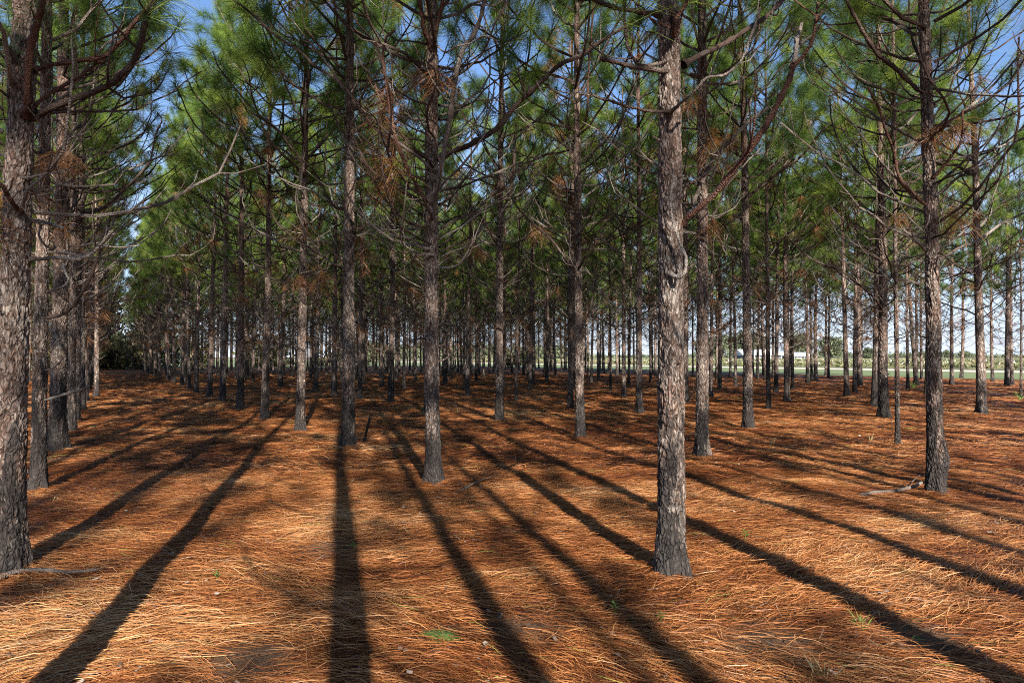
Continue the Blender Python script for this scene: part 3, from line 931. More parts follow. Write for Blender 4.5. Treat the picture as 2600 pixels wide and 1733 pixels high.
def place_tree(e, r, idx):
    u, v, r0, key = e
    x, y = uv_xy(u, v)
    z = float(gh(x, y)) - 0.01
    d = math.hypot(x, y)
    lrng = np.random.default_rng(1000 + idx)
    root = bpy.data.objects.new('pine_tree', None)
    COL.objects.link(root)
    root.location = (x, y, z)
    root.empty_display_size = 0.3
    near_custom = key is not None and d < 23
    pr = P_NEAR[idx % len(P_NEAR)] if d < 17 else P_MID[idx % len(P_MID)]
    rz = lrng.uniform(0, 2 * PI)
    hs = lrng.uniform(0.84, 1.08)
    wide = lrng.uniform(0.85, 1.22)
    thin = key is not None and r0 < 0.078
    if near_custom:
        bend = tuple(bb * 0.5 for bb in pr.bend[:2]) + pr.bend[2:3] + (pr.bend[3] * 0.7, pr.bend[4])
        knot = None
        if key == (2377, 1263):
            knot = (-1.0, 0.42, 0.055, 0.20)
        if key == (1705, 1470):
            knot = (2.0, 2.55, 0.012, 0.2)
        Ht = pr.H * hs
        tg = trunk_geo(idx + 3, Ht, r0, True, bend, knot=knot)
        tr = link('trunk', tg.mesh('trunk', [M_BARK], smooth=True), root)
        cr = link('crown', pr.crown_me, root)
        cr.scale = (wide, wide, hs); cr.rotation_euler = (0, 0, rz)
        dx = LEAN.get(key, (lrng.uniform(-12, 12), 0))[0]
        lean = dx / F * y / 4.5 / max(1, y / 6)
        root.rotation_euler = (lrng.uniform(-0.008, 0.008), lean, 0)
        if d < 6:
            # only the part of the crown above the traced limbs belongs this near the camera
            cr.location = (0, 0, 1.4)
    else:
        s = r0 / RB
        tr = link('trunk', pr.trunk_me, root)
        cr = link('crown', pr.crown_me, root)
        sxy = wide if not thin else 0.7
        tr.scale = (s, s, hs); cr.scale = (sxy, sxy, hs)
        root.rotation_euler = (lrng.uniform(-0.026, 0.026), lrng.uniform(-0.026, 0.026), rz)
        if thin:
            root.scale = (1, 1, 0.8)
        if key == (2326, 977):
            root.rotation_euler = (0, -0.07, 0.3)
    # name the tree
    if abs(x) < 0.755 * y:
        rowcount[r] = rowcount.get(r, 0) + 1
    k = rowcount.get(r, 0)
    if key in SPECIAL:
        root['label'] = SPECIAL[key]
        root['group'] = 'pines planted in straight rows'
    elif abs(x) >= 0.755 * y:
        root['label'] = 'pine just outside the picture beside the ' + row_name(r)
        root['group'] = 'pines just outside the picture'
    elif k <= 12 and d < 48:
        look = 'slender' if r0 < 0.09 else LOOKS_S[idx % 7] if False else ('sturdy' if r0 > 0.125 else 'straight')
        root['label'] = '%s pine, %s tree from the camera in the %s' % (look, ORD[k - 1], row_name(r))
        root['group'] = 'pines planted in straight rows'
    else:
        root['label'] = 'distant narrow pine trunk deep in the %s' % row_name(r)
        root['group'] = 'far pines of the ' + row_name(r)
    root['category'] = 'pine tree'
    return root, pr


ROOT = {}
for idx, (r, e) in enumerate(indiv):
    root, pr = place_tree(e, r, idx)
    if e[3]:
        ROOT[e[3]] = (root, e)
bpy.context.view_layer.update()

lr = np.random.default_rng(9)
MATK = {'d': M_TWIG, 'r': M_TWIGR, 'p': M_TWIGP}
for key, pts, ra, rb, mk, live in LIMBS:
    root, e = ROOT[key]
    x, y = uv_xy(e[0], e[1])
    W = np.array([at(px, py, y + dz) for px, py, dz in pts])
    path = catmull(W, len(W) * 6)
    L = len(path)
    path[2:] += np.cumsum(lr.normal(0, 0.0025, (L - 2, 3)), 0) * 0.6
    geo = Geo()
    rad = np.linspace(ra, rb, L) * (1 + 0.09 * lr.standard_normal(L))
    rad[:5] *= np.array([1.7, 1.5, 1.3, 1.15, 1.05])
    for kk in lr.integers(5, L - 1, 3):
        rad[kk] *= 1.25
    Vv, Qq, Tt = tube(path, rad, 10, lr, 0.13)
    geo.add(Vv, Qq, Tt, mat=0)
    # short side twigs
    for s in range(lr.integers(3, 8) if L > 25 else 1):
        i = lr.integers(L // 3, L - 2)
        dvec = path[i + 1] - path[i]; a2 = math.atan2(dvec[1], dvec[0]) + lr.choice([-1, 1]) * lr.uniform(0.5, 1.3)
        LL = lr.uniform(0.04, 0.10) if lr.random() < 0.5 else lr.uniform(0.15, 0.7)
        p2 = limb_path(lr, path[i], a2, LL, math.radians(lr.uniform(-10, 40)), math.radians(lr.uniform(40, 90)), 6)
        Vv, Qq, Tt = tube(p2, np.linspace(rad[i] * 0.5, 0.004, 6), 6, lr, 0.05)
        geo.add(Vv, Qq, Tt, mat=0)
    if live:
        dr = path[-1] - path[-3]
        tl = [path[-1], path[-1] - dr * 0.5]
        add_tufts(geo, tl, [dr, dr], 60, 0.0035, lr, True, 1)
    inv = root.matrix_world.inverted()
    me = geo.mesh('branch', [MATK[mk], M_NEED], smooth=True)
    me.transform(inv)
    link('branch', me, root)

# dead foliage hanging orange in a few crowns
M_ORANGE = needle_material('orange_dead_needles', [(0.0, (0.22, 0.085, 0.028)), (0.5, (0.46, 0.20, 0.06)), (1.0, (0.60, 0.34, 0.12))], 0.35)
for key, box_, ny_, m_ in (((1448, 1034), (1385, 1475, 30, 345), 34, 1.0), ((610, 1039), (575, 630, 235, 380), 9, 0.8), ((1474, 1113), (1400, 1440, 440, 470), 2, 0.7),
                           ((1899, 1086), (1800, 1870, 315, 350), 8, 1.0)):
    root, e = ROOT[key]
    x, y = uv_xy(e[0], e[1]); geo = Geo(); tp_, td_ = [], []
    axis = stem_axis
    for k in range(ny_):
        q = at(lr.uniform(box_[0], box_[1]), lr.uniform(box_[2], box_[3]), y + lr.uniform(-0.9, 0.5))
        s0 = np.array([x, y, max(q[2] - lr.uniform(0.3, 0.9), 3.0)])
        Vv, Qq, Tt = tube(catmull(np.array([s0, (s0 + q) / 2 - np.array([0, 0, .12]), q]), 8), np.linspace(.012, .004, 8), 5, lr, 0.05)
        if k % 3 == 0:
            geo.add(Vv, Qq, Tt, mat=1)
        tp_.append(q); td_.append(q - s0)
    add_tufts(geo, tp_, td_, 60, 0.008, lr, False, 0, m_, dead=True)
    me = geo.mesh('dead_foliage', [M_ORANGE, M_TWIG]); me.transform(root.matrix_world.inverted())
    o_ = link('dead_foliage', me, root); o_['label'] = 'hanging orange-brown dead needles'

# pines standing behind and beside the camera, whose shadows cross the foreground
BEHIND = [(-1.83, 1.95), (0.45, -1.5), (2.02, -4.3), (3.55, -7.2), (3.0, 1.35), (4.95, -1.6), (6.6, -4.6), (8.3, -7.6), (5.9, 0.6+5.0), (7.3, 2.2), (9.0, -0.8), (10.6, -3.8),
          (9.9, 7.9), (11.6, 4.9), (13.3, 1.9), (15.0, -1.2), (13.9, 11.0), (15.8, 8.1), (17.5, 5.0), (19.3, 2.0), (17.8, 13.9), (19.7, 11.0), (21.6, 8.0), (22, 16.7), (23.8, 13.8),
          (25.6, 10.9), (25.6, 20.3), (27.6, 17.2), (-7.6, 4.6), (-5.7, 1.6), (-9.9, 8.6), (-3.9, -1.6), (-2.1, -8.6), (4.9, -13.5), (29.7, 24), (31.7, 21.0),
          (-0.3, -11.8), (-9.0, 0.6), (1.6, -14.8), (-5.9, -5.5)]
for i, (x, y) in enumerate(BEHIND):
    lrng = np.random.default_rng(3000 + i)
    pr = P_HIGH[i % 3] if y < 9 else P_MID[i % len(P_MID)]
    root = bpy.data.objects.new('pine_tree', None); COL.objects.link(root)
    root.location = (x, y, float(gh(x, y)) - 0.01)
    root.rotation_euler = (0, 0, lrng.uniform(0, 6.28))
    tr = link('trunk', pr.trunk_me, root); cr = link('crown', pr.crown_me, root)
    s = lrng.uniform(0.85, 1.15); tr.scale = (s, s, 1)
    root['label'] = 'pine standing outside the picture whose long shadow crosses the foreground straw'
    root['category'] = 'pine tree'; root['group'] = 'pines beside and behind the photographer'

# the rest of the plantation, too far and too many to tell apart
vs, qs, ts, qm, tm, tint = [], [], [], [], [], []
nv = 0
frng = np.random.default_rng(55)
geoF = Geo()
for i, (r, e) in enumerate(farset):
    x, y = uv_xy(e[0], e[1])
    pr = P_FAR[i % 4]
    a = frng.uniform(0, 6.28); c_, s_ = math.cos(a), math.sin(a); hs = frng.uniform(0.9, 1.06)
    for g_, mo in ((pr.trunk, 0), (pr.crown, 1)):
        V = np.concatenate(g_.v).copy()
        V2 = np.stack([V[:, 0] * c_ - V[:, 1] * s_ + x, V[:, 0] * s_ + V[:, 1] * c_ + y, V[:, 2] * hs], -1)
        A = np.concatenate(g_.at)
        q = np.concatenate(g_.q) if g_.q else np.zeros((0, 4), int); t_ = np.concatenate(g_.t) if g_.t else np.zeros((0, 3), int)
        mq = np.concatenate(g_.qa) if g_.qa else np.zeros(0); mt = np.concatenate(g_.ta) if g_.ta else np.zeros(0)
        geoF.v.append(V2.astype(np.float32)); geoF.at.append(A)
        if len(q):
            geoF.q.append(q + geoF.n); geoF.qa.append(mq + mo)
        if len(t_):
            geoF.t.append(t_ + geoF.n); geoF.ta.append(mt + mo)
        geoF.n += len(V2)
if geoF.n:
    link('distant_pines', geoF.mesh('distant_pines', [M_BARKF] + CROWN_MATS), kind='stuff',
         label='mass of thin far-off pines closing the view between the nearer rows', category='pine wood')
print('trees', len(indiv), len(farset), 'far verts', geoF.n)

# ------------------------------------------------------------------ pine straw on the ground
def straw(name, n, y0, y1, ymode, ln, w, z_top, seed, label, lod=False):
    rng = np.random.default_rng(seed)
    t_ = rng.random(n)
    y = y0 * (y1 / y0) ** t_ if ymode == 'log' else np.sqrt(y0 ** 2 + (y1 ** 2 - y0 ** 2) * t_)
    x = rng.uniform(-0.80, 0.80, n) * (y + 1.2)
    v = x * NV[0] + y * NV[1]
    sm = sand_mask(x, y)
    keep = (rng.random(n) > sm * 0.72) & (v < EDGE_V)
    x, y = x[keep], y[keep]; n = len(x)
    flow = 0.12 + 0.55 * vn(x / 2.3, y / 1.6, 31) + 0.45 * vn(x / 0.8, y / 0.7, 33) + rng.normal(0, 0.30, n)
    wild = rng.random(n) < 0.16
    flow = np.where(wild, rng.uniform(0, PI, n), flow)
    L = rng.uniform(*ln, n) * np.where(wild, 0.8, 1)
    cur = rng.normal(0, 0.28, n)
    wv = w * rng.uniform(0.7, 1.3, n)
    thick = rng.random(n)
    zz = z_top * thick * (0.6 + 0.4 * vn(x / 0.5, y / 0.4, 37)) + 0.004
    S = 4
    ss = np.linspace(-0.5, 0.5, S)
    pts = np.zeros((n, S, 3))
    px_, py_ = x.copy(), y.copy()
    for k, s in enumerate(ss):
        a = flow + cur * s
        pts[:, k, 0] = x + np.cos(a) * L * s - np.sin(flow) * cur * L * (s * s) * 0.9
        pts[:, k, 1] = y + np.sin(a) * L * s + np.cos(flow) * cur * L * (s * s) * 0.9
    tilt = rng.normal(0, 0.05, n)
    arch = rng.uniform(-0.012, 0.03, n)
    gm = gh(x, y)
    for k, s in enumerate(ss):
        e0 = gh(pts[:, 0, 0], pts[:, 0, 1]); e1 = gh(x + np.cos(flow) * L * 0.5, y + np.sin(flow) * L * 0.5)
        pts[:, k, 2] = np.maximum(e0 * (0.5 - s) + e1 * (0.5 + s), gm - 0.004) + zz + tilt * L * s + arch * (0.25 - s * s) * 4
    tan = np.gradient(pts, axis=1); tan /= np.linalg.norm(tan, axis=2)[..., None] + 1e-9
    up = np.array([0, 0, 1.0]) + rng.normal(0, 0.6, (n, 1, 3)) * np.array([1, 1, 0.3])
    side = np.cross(tan, up); side /= np.linalg.norm(side, axis=2)[..., None] + 1e-9
    wk = np.array([0.6, 1.0, 0.9, 0.35])[None, :, None] * wv[:, None, None] / 2
    A = pts - side * wk; B = pts + side * wk
    Vv = np.stack([A, B], 2).reshape(-1, 3)
    b = np.arange(n)[:, None] * (2 * S)
    Q = np.concatenate([b + np.array([2 * k, 2 * k + 1, 2 * k + 3, 2 * k + 2]) for k in range(S - 1)])
    tone = 0.44 * thick + 0.44 * rng.random(n) + 0.20 * vn(x / 0.9, y / 0.5, 41) + 0.16 * vn(x / 2.6, y / 1.9, 43) - 0.035
    tone = np.clip(tone, 0, 0.97)
    tone = np.where(rng.random(n) < 0.004, 1.0, tone)
    geo = Geo(); geo.add(Vv, q=Q, a=np.repeat(tone, 2 * S))
    return link(name, geo.mesh(name, [M_STRAW]), kind='stuff', label=label, category='pine straw')


straw('fallen_needles', 210000, 2.4, 9.5, 'lin', (0.17, 0.32), 0.0030, 0.055, 1, 'thick carpet of long rust and tan fallen pine needles in the foreground')
straw('fallen_needles', 150000, 9.5, 22, 'lin', (0.22, 0.36), 0.0065, 0.05, 2, 'rust-brown carpet of fallen pine needles between the nearer trunks')
straw('fallen_needles', 110000, 22, 62, 'log', (0.35, 0.6), 0.016, 0.06, 3, 'far carpet of fallen pine needles striped by shadows under the deeper rows')

# bark flakes and broken twigs among the needles
rng = np.random.default_rng(71); geo = Geo(); n = 7000
y = np.sqrt(2.5 ** 2 + (14 ** 2 - 2.5 ** 2) * rng.random(n)); x = rng.uniform(-.8, .8, n) * (y + 1)
c = np.c_[x, y, gh(x, y) + rng.uniform(0.01, 0.055, n)]
a = rng.uniform(0, 2 * PI, n); flake_ = rng.random(n) < 0.6
L_ = np.where(flake_, rng.uniform(.008, .022, n), rng.uniform(.02, .09, n)); W_ = np.where(flake_, L_ * rng.uniform(.4, .9, n), 0.0028)
d1 = np.c_[np.cos(a), np.sin(a), rng.normal(0, .2, n)] * L_[:, None]; d2 = np.c_[-np.sin(a), np.cos(a), rng.normal(0, .3, n)] * W_[:, None]
V = np.stack([c - d1 - d2 * .6, c + d1 * .7 - d2, c + d1 + d2 * .4, c - d1 * .5 + d2], 1).reshape(-1, 3)
geo.add(V, q=np.arange(n * 4).reshape(n, 4), a=np.repeat(rng.random(n), 4))
M_LIT = needle_material('bark_litter', [(0, (0.05, 0.03, 0.02)), (0.6, (0.16, 0.10, 0.07)), (1, (0.36, 0.30, 0.25))], 0, .8)
link('forest_litter', geo.mesh('forest_litter', [M_LIT]), kind='stuff', label='small bark flakes and broken twigs strewn among the fallen needles', category='litter')

# needles banked against the feet of the nearest trunks
rng = np.random.default_rng(61); geo = Geo()
for bx, by, br in FEET:
    n = 420
    a = rng.uniform(0, 2 * PI, n); d = br * rng.uniform(0.9, 2.4, n)
    x = bx + np.cos(a) * d; y = by + np.sin(a) * d
    org = np.c_[x, y, gh(x, y) + rng.uniform(0.0, 0.04, n)]
    t_ = a + PI / 2 + rng.normal(0, 0.8, n)
    dr = np.c_[np.cos(t_) - 0.25 * np.cos(a), np.sin(t_) - 0.25 * np.sin(a), rng.normal(0.06, 0.10, n)]
    needles(geo, org, dr, rng.uniform(0.12, 0.26, n), 0.0038, rng, 0, True, 0.10, np.clip(rng.normal(0.5, 0.22, n), 0, 0.97))
link('banked_needles', geo.mesh('banked_needles', [M_STRAW]), kind='stuff', label='fallen needles heaped against the feet of the nearest pines', category='pine straw')

# ------------------------------------------------------------------ fallen sticks
def stick(name, pts, r0, r1, mat, label, cat, sides=9, forks=()):
    geo = Geo(); rng = np.random.default_rng(int(r0 * 1e5) + len(pts))
    path = catmull(np.array(pts), len(pts) * 6)
    rad = np.linspace(r0, r1, len(path)) * (1 + 0.07 * rng.standard_normal(len(path)))
    base = path[0].copy(); path = path - base
    V, Q, T = tube(path, rad, sides, rng, 0.06); geo.add(V, Q, T)
    # close the start
    V2, Q2, T2 = tube(np.array([path[1], path[0]]), [rad[0], rad[0]], sides); geo.add(V2, None, T2)
    o = link(name, geo.mesh(name, [mat], True), loc=tuple(base), label=label, category=cat)
    for f in forks:
        g2 = Geo(); fp = catmull(np.array(f[0]) - base, 12)
        V, Q, T = tube(fp, np.linspace(f[1], f[2], 12), 7, rng, 0.06); g2.add(V, Q, T)
        link('twig', g2.mesh('twig', [mat], True), o)
    return o


def gp(px, py, h=0.03):
    p = on_ground(px, py)
    return np.array([p[0], p[1], float(gh(p[0], p[1])) + h])


stick('fallen_branch', [gp(-25, 1500, .05), gp(40, 1484, .06), gp(110, 1476, .06), gp(180, 1474, .05), gp(250, 1466, .04)], .019, .012, M_TWIGP,
      'pale curved fallen branch lying on straw at the foot of the far left pine', 'branch')
stick('fallen_branch', [gp(2340, 1243, .10), gp(2318, 1252, .08), gp(2270, 1258, .06), gp(2220, 1262, .05), gp(2182, 1270, .04)], .016, .026, M_TWIGP,
      'whitish fallen branch pointing at the burl-footed pine on the right', 'branch', forks=[([gp(2300, 1254, .08), gp(2320, 1240, .12), gp(2336, 1236, .16)], .008, .004)])
stick('fallen_stick', [gp(1155, 1257, .03), gp(1185, 1243, .05), gp(1215, 1228, .06), gp(1265, 1213, .05)], .014, .007, M_TWIGP,
      'thin pale stick on the straw right of the charred-foot pine', 'stick', forks=[([gp(1185, 1243, .05), gp(1172, 1236, .05), gp(1164, 1232, .06)], .006, .004)])
p = on_ground(919, 1133)
stick('charred_stick', [at(919, 1137, p[1]), at(928, 1105, p[1] - .02), at(935, 1078, p[1] - .05), at(941, 1058, p[1] - .08)], .022, .026, None or two_tone('charcoal', (0.004, 0.0035, 0.0035), (0.018, 0.016, 0.015), 30, lo=.35, hi=.7),
      'black burnt stick standing upright beside the sooty-footed pine', 'stick')
stick('fallen_twig', [gp(1258, 1085, .03), gp(1285, 1078, .06), gp(1312, 1073, .05)], .010, .005, M_TWIG,
      'dark twig lying at the foot of the sunlit pale pine', 'twig')
stick('fallen_twig', [gp(2160, 1075, .04), gp(2175, 1072, .05), gp(2200, 1073, .03)], .010, .006, M_TWIG,
      'short dark twig on striped straw left of the very thin dark pine', 'twig')

# ------------------------------------------------------------------ seedlings, grass sprigs, moss
def seedling(px, py, s, label, n=7):
    rng = np.random.default_rng(px)
    b = gp(px, py, 0.02); geo = Geo()
    stem = np.array([[0, 0, 0], [0.005, 0, s * 0.5], [0.0, 0.004, s]])
    V, Q, T = tube(catmull(stem, 6), np.linspace(.003, .0015, 6), 5); geo.add(V, Q, T, a=np.full(len(V), .3))
    o = link('seedling', geo.mesh('stem', [M_GREEN], True), loc=tuple(b), label=label, category='seedling', group='small green seedlings in the straw')
    for k in range(n):
        a = k * 2.4 + rng.uniform(0, .4); h = s * (0.45 + 0.55 * k / n); L = s * rng.uniform(0.4, 0.65)
        d = np.array([math.cos(a), math.sin(a), 0.35]); e = np.array([-math.sin(a), math.cos(a), 0])
        q0 = np.array([0, 0, h])
        P = [q0, q0 + d * L * .35 + e * L * .2, q0 + d * L * .75 + e * L * .17 - np.array([0, 0, .03 * L]), q0 + d * L - np.array([0, 0, .25 * L]),
             q0 + d * L * .75 - e * L * .17 - np.array([0, 0, .03 * L]), q0 + d * L * .35 - e * L * .2]
        g2 = Geo(); mid1 = q0 + d * L * .35 - np.array([0, 0, .04 * L]); mid2 = q0 + d * L * .75 - np.array([0, 0, .09 * L])
        P += [mid1, mid2]
        g2.add(np.array(P), q=[[6, 1, 2, 7], [6, 7, 4, 5]], t=[[0, 1, 6], [0, 6, 5], [7, 2, 3], [7, 3, 4]], a=np.full(8, rng.uniform(.3, 1)))
        link('leaf', g2.mesh('leaf', [M_GREEN], True), o)
    return o


seedling(897, 1402, 0.072, 'tiny bright green seedling beside the bare sandy patch in the foreground')
seedling(549, 1490, 0.065, 'lone green seedling between the two broad shadows at lower left')
seedling(1560, 1572, 0.065, 'green seedling in shadow below the thickest pine, lower of the nearby pair')
seedling(1677, 1595, 0.058, 'small yellow-green seedling straight below the foot of the thickest pine')
seedling(1892, 1382, 0.086, 'taller green seedling right of the thickest pine beside its neighbour shadow stripe')
seedling(2330, 1640, 0.050, 'small seedling in the deep shade near the lower right corner', 5)


def sprig(px, py, s, n, label, lean=0.3, green=0.9):
    rng = np.random.default_rng(px + 1)
    b = gp(px, py, 0.0); geo = Geo()
    N = n
    org = np.zeros((N, 3)) + rng.normal(0, .02, (N, 3)) * np.array([1, 1, 0])
    dr = np.c_[rng.normal(0, lean, N), rng.normal(0, lean, N), np.ones(N)]
    needles(geo, org, dr, rng.uniform(.6, 1.1, N) * s, 0.004 + 0.0006 * b[1] * 0.4, rng, 0, True, .25, np.clip(rng.normal(green, .2, N), 0, 1))
    return link('grass_tuft', geo.mesh('grass_tuft', [M_DRYG if green < .5 else M_GREEN]), loc=tuple(b), label=label, category='grass tuft', group='sparse grass tufts in the straw')


M_DRYG = needle_material('dry_grass', [(0, (0.28, 0.24, 0.10)), (1, (0.50, 0.44, 0.24))], .2)
sprig(1957, 1128, .22, 8, 'pale thin grass tuft on the straw right of the second thick trunk on the right', .25, .3)
sprig(2085, 1085, .30, 6, 'few long dry grass blades in front of the rusty trunks right of centre', .6, .2)
sprig(2210, 1122, .22, 7, 'wispy grass tuft just left of the very thin dark pine', .4, .3)
sprig(1160, 1050, .25, 5, 'two or three pale grass blades behind the charred-foot pine', .3, .2)
sprig(2190, 1598, .14, 16, 'bright green grass tuft near the bottom edge right of centre', .5, .8)
sprig(2080, 1725, .16, 14, 'yellow-green grass tuft cut by the bottom edge on the right', .6, .4)
sprig(132, 1275, .14, 9, 'small yellow-green grass tuft in front of the dark narrow left pine', .5, .4)
sprig(2318, 985, .5, 30, 'yellowish weed clump near the foot of the leaning pine', .6, .8)
sprig(2590, 1018, .5, 20, 'small weed clump at the right edge below the thin crooked pine', .6, .8)

# moss cushion
c = gp(1118, 1625, 0.0); rng = np.random.default_rng(4)
M_MOSS = two_tone('moss', (0.03, 0.05, 0.010), (0.085, 0.13, 0.028), 40, bump=.02)
rr = np.linspace(0, 1, 12); th = np.arange(40) * 2 * PI / 40
RR, TT = np.meshgrid(rr, th, indexing='ij')
edge = 0.09 * (1 + 0.35 * vn(np.cos(TT) * 2 + 5, np.sin(TT) * 2, 3))
mx, my = np.cos(TT) * RR * edge * 1.3, np.sin(TT) * RR * edge
mz = 0.022 * (1 - RR ** 2) + 0.005 * vn(mx * 60, my * 60, 8) + gh(c[0] + mx, c[1] + my) - c[2] + 0.004
V = np.stack([mx, my, mz], -1).reshape(-1, 3)
i = np.arange(11)[:, None] * 40; j = np.arange(40)[None]; k = (j + 1) % 40
link('moss', mesh_np('moss', V, [np.stack([i + j, i + k, i + 40 + k, i + 40 + j], -1).reshape(-1, 4)], [M_MOSS], smooth=True), loc=tuple(c), kind='stuff',
     label='bright green moss cushion showing through the straw near the bottom', category='moss')

# ------------------------------------------------------------------ thicket, far oaks, farm buildings
M_OAK_HAZED = needle_material('hazed_oak_leaf', [(0, (0.085, 0.105, 0.060)), (1, (0.19, 0.21, 0.12))], .25, .6)  # leaf colour made paler and greyer, painting in the haze of distance
M_BRUSH = needle_material('brush_leaf', [(0, (0.07, 0.055, 0.03)), (0.6, (0.16, 0.13, 0.06)), (1, (0.20, 0.22, 0.08))], .25, .6)


def leafy(name, x, y, H, R, hb, nleaf, leaf, mat, label, cat, seed, group=None, clumps=22):
    rng = np.random.default_rng(seed)
    root = bpy.data.objects.new(name, None); COL.objects.link(root); root.location = (x, y, 0)
    g1 = Geo()
    lean = rng.normal(0, .04, 2)
    tp = np.array([[0, 0, -.1], [lean[0] * H * .3, lean[1] * H * .3, H * .3], [lean[0] * H * .6, lean[1] * H * .6, H * .7]])
    V, Q, T = tube(catmull(tp, 8), np.linspace(H * .03, H * .01, 8), 8, rng, .04); g1.add(V, Q, T)
    cl = []
    for k in range(clumps):
        a = rng.uniform(0, 2 * PI); rr_ = R * math.sqrt(rng.random()) * .85; hh = hb + (H - hb) * rng.uniform(.1, .95)
        taper = math.sqrt(max(.1, 1 - ((hh - (hb + H) / 2) / ((H - hb) / 1.9)) ** 2))
        c_ = np.array([math.cos(a) * rr_ * taper, math.sin(a) * rr_ * taper, hh]); cl.append(c_)
        s0 = np.array([0, 0, max(hb * .6, hh * .45)])
        V, Q, T = tube(np.array([s0, (s0 + c_) / 2 + np.array([0, 0, .1 * H * .3]), c_]), [H * .010, H * .006, H * .002], 5); g1.add(V, Q, T)
    cl = np.array(cl)
    g2 = Geo(); idx = rng.integers(0, clumps, nleaf)
    cen = cl[idx] + rng.normal(0, 1, (nleaf, 3)) * R * .17 * np.array([1, 1, .75])
    tri = cen[:, None, :] + rng.normal(0, leaf, (nleaf, 3, 3))
    g2.add(tri.reshape(-1, 3), t=np.arange(nleaf * 3).reshape(-1, 3), a=np.repeat(np.clip(rng.random(clumps)[idx] * .7 + rng.random(nleaf) * .3, 0, 1), 3))
    link('trunk', g1.mesh('trunk', [M_BARKF], True), root)
    link('crown', g2.mesh('crown', [mat]), root)
    root['label'] = label; root['category'] = cat
    if group:
        root['group'] = group
    return root


# brush closing the end of the lane
brng = np.random.default_rng(8)
for k in range(16):
    u = 96 + brng.uniform(0, 8); v_ = -9 + k * 0.85
    x, y = uv_xy(u, v_)
    leafy('shrub', x, y, brng.uniform(2.5, 5.0), brng.uniform(1.3, 1.9), 0.1, 900, 0.13, M_BRUSH, 'brown tangled shrub in the thicket closing the far end of the lane', 'shrub', 600 + k,
          'thicket shrubs at the end of the lane', 18)
for k in range(5):
    x, y = uv_xy(103 + brng.uniform(0, 6), -5 + k * 2.6)
    leafy('broadleaf_tree', x, y, brng.uniform(7, 12), 2.6, 1.5, 1600, 0.2, M_OAK_HAZED, 'green broadleaf tree rising above the thicket at the end of the lane', 'tree', 640 + k, 'trees over the thicket', 26)
for k, (px, D, H, R) in enumerate([(1330, 95, 2.6, 1.8), (1290, 98, 2.2, 1.6)]):
    p = at(px, 905, D)
    leafy('shrub', p[0], p[1], H, R, 0.1, 800, .12, M_BRUSH, ['low dark bush among far trunks right of the centre, right one', 'low dark bush among far trunks near the centre, left one'][k], 'shrub', 660 + k, None, 16)
OAKS = [(1835, 330, 12, 6.5, 'rounded oak left of the long white barn beyond the field'), (1880, 345, 13, 6.5, 'oak rising directly behind the left end of the white barn'),
        (1925, 390, 15, 6.5, 'tallest pale oak above the middle of the white barn roof'), (2025, 360, 13, 7.5, 'wide oak behind the lower right wing of the barn'),
        (2040, 380, 14, 5.5, 'second oak behind the lower wing, farther back'), (2108, 340, 11, 7.0, 'broad round oak standing alone right of the barn'),
        (2206, 420, 6.5, 3.6, 'small lone oak on the horizon right of the broad round oak'), (1795, 350, 11, 6, 'leftmost oak of the group by the barn'),
        (2340, 700, 7, 4, 'tiny horizon tree left of the burl-footed pine'), (2405, 700, 8, 4, 'tiny lone horizon tree seen right of the burl-footed pine'),
        (2447, 720, 7, 6, 'low wide horizon tree beyond the cotton, right of centre gap')]
for k, (px, D, H, R, lab) in enumerate(OAKS):
    p = at(px, 905, D)
    leafy('oak_tree', p[0], p[1], H, R, H * .18, 3200, .45, M_OAK_HAZED, lab, 'tree', 700 + k, 'oaks beyond the cotton field', 34)
for k in range(26):
    p = at(880 + k * 24 + brng.uniform(-8, 8), 905, brng.uniform(420, 520))
    leafy('oak_tree', p[0], p[1], brng.uniform(7, 11), 6.5, .8, 900, .7, M_OAK_HAZED, 'hazy far treeline oak glimpsed between trunks left of the barn', 'tree', 760 + k, 'far treeline oaks', 16)
# dark wood closing the far end of the rows
n = 52000
vv = 40 - 150 * brng.random(n) ** 0.8
uu = 108 + brng.uniform(0, 14, n)
keep = (vv < 13) | (vn(vv / 3.2, vv * 0, 9) > 0.05)
vv, uu = vv[keep], uu[keep]; n = len(vv)
top = np.clip(7.5 + 4.5 * vn(vv / 4.0, uu / 5, 12) - 0.12 * np.maximum(vv - 5, 0), 1.5, 14)
P3 = np.c_[uu[:, None] * DV + vv[:, None] * NV, brng.random(n) ** 0.9 * top]
tri = P3[:, None, :] + brng.normal(0, 0.28, (n, 3, 3)); tri[..., 2] = np.abs(tri[..., 2])
wg = Geo(); wg.add(tri.reshape(-1, 3), t=np.arange(n * 3).reshape(-1, 3), a=np.repeat(brng.random(n), 3))
link('woodland', wg.mesh('woodland', [M_BRUSH]), kind='stuff', label='dark tangled woodland behind the far ends of the pine rows', category='woodland')
# low woodland right on the horizon
hg = Geo(); n = 9000
xx = brng.uniform(-300, 1100, n); yy = 1350 + brng.normal(0, 25, n)
hh = brng.random(n) * (6 + 4 * vn(xx / 60, xx * 0, 2))
tri = np.c_[xx, yy, hh][:, None, :] + brng.normal(0, 2.4, (n, 3, 3)); tri[..., 2] = np.abs(tri[..., 2])
hg.add(tri.reshape(-1, 3), t=np.arange(n * 3).reshape(-1, 3), a=np.repeat(brng.random(n), 3))
link('far_woodland', hg.mesh('far_woodland', [M_OAK_HAZED]), kind='stuff', label='thin dark line of woodland on the far horizon', category='woodland')

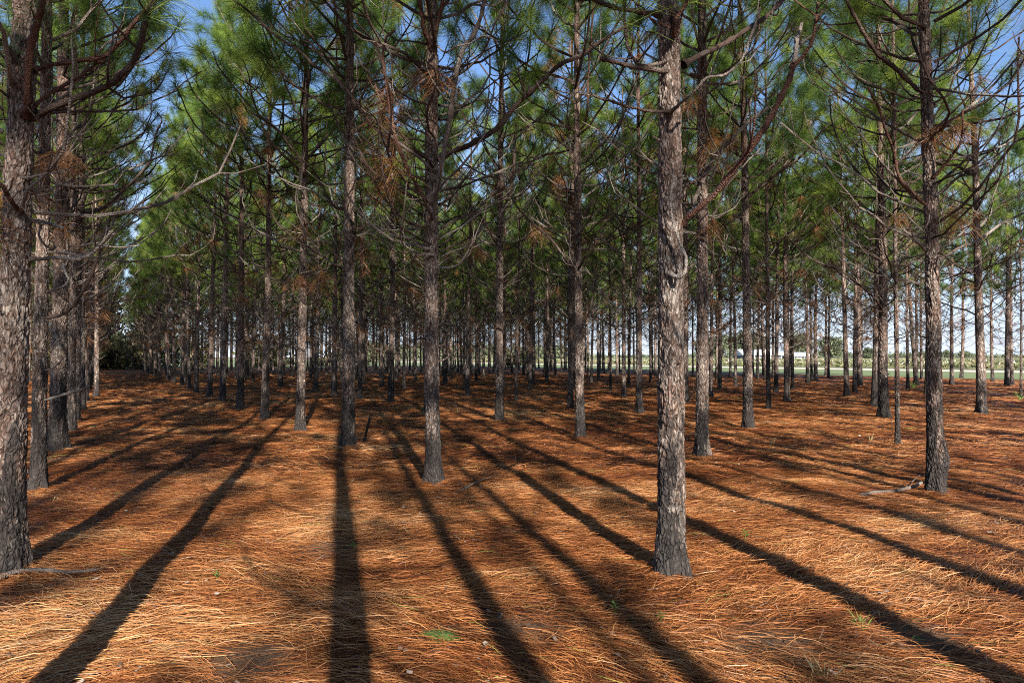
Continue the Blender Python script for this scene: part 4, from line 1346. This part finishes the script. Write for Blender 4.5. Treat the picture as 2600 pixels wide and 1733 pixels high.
M_ROOF = two_tone('metal_roof', (0.50, 0.52, 0.54), (0.58, 0.60, 0.62), .4); M_WALLD = two_tone('shed_wall', (0.08, 0.09, 0.10), (0.14, 0.15, 0.16), .5)
M_WALLW = two_tone('white_wall', (0.62, 0.62, 0.60), (0.72, 0.72, 0.70), .5)


def box(lo, hi):
    (x0, y0, z0), (x1, y1, z1) = lo, hi
    V = [(x0, y0, z0), (x1, y0, z0), (x1, y1, z0), (x0, y1, z0), (x0, y0, z1), (x1, y0, z1), (x1, y1, z1), (x0, y1, z1)]
    return V, [(0, 3, 2, 1), (4, 5, 6, 7), (0, 1, 5, 4), (1, 2, 6, 5), (2, 3, 7, 6), (3, 0, 4, 7)]


def barn(name, px0, px1, D, eave, ridge, depth, label, bays, wallmat):
    xa, xb = at(px0, 905, D)[0], at(px1, 905, D)[0]
    W = xb - xa
    root = bpy.data.objects.new(name, None); COL.objects.link(root); root.location = (xa, D, 0)
    g_ = Geo(); V, Q = box((0.4, .5, 0), (W - .4, depth - .5, eave)); g_.add(V, Q)
    link('wall', g_.mesh('wall', [wallmat]), root)
    g_ = Geo(); t_ = .15
    V = [(0, -.6, eave), (W, -.6, eave), (W, depth / 2, ridge), (0, depth / 2, ridge), (0, depth + .6, eave), (W, depth + .6, eave)]
    V2 = [(a, b, c + t_) for a, b, c in V]
    Q = [(6, 7, 8, 9), (9, 8, 11, 10), (0, 3, 2, 1), (3, 4, 5, 2), (0, 1, 7, 6), (4, 10, 11, 5), (0, 6, 9, 3), (3, 9, 10, 4), (1, 2, 8, 7), (2, 5, 11, 8)]
    g_.add(V + V2, Q); g_.add([(0.4, depth / 2, ridge - .05), (0.4, .3, eave), (0.4, depth - .3, eave), (W - .4, depth / 2, ridge - .05), (W - .4, .3, eave), (W - .4, depth - .3, eave)], t=[(0, 1, 2), (3, 5, 4)])
    link('roof', g_.mesh('roof', [M_ROOF]), root)
    for k in range(bays):
        x = .5 + (W - 1.0) * k / (bays - 1)
        g_ = Geo(); V, Q = box((x - .12, 0.1, 0), (x + .12, .34, eave - .003)); g_.add(V, Q); link('post', g_.mesh('post', [M_WALLW]), root)
    for k in range(2, bays, 3):
        x = .5 + (W - 1.0) * (k - .5) / (bays - 1)
        g_ = Geo(); V, Q = box((x - 1.2, 0.42, 0.0), (x + 1.2, .497, eave * .8)); g_.add(V, Q); link('door', g_.mesh('door', [M_WALLW]), root)
    root['label'] = label; root['category'] = 'barn'
    return root


barn('barn', 1885, 1988, 300, 2.4, 4.9, 14, 'larger white-roofed open barn beyond the cotton field', 8, M_WALLD)
barn('barn', 1990, 2062, 303, 1.8, 3.6, 10, 'lower long shed adjoining the larger white-roofed barn on its right', 9, M_WALLD)
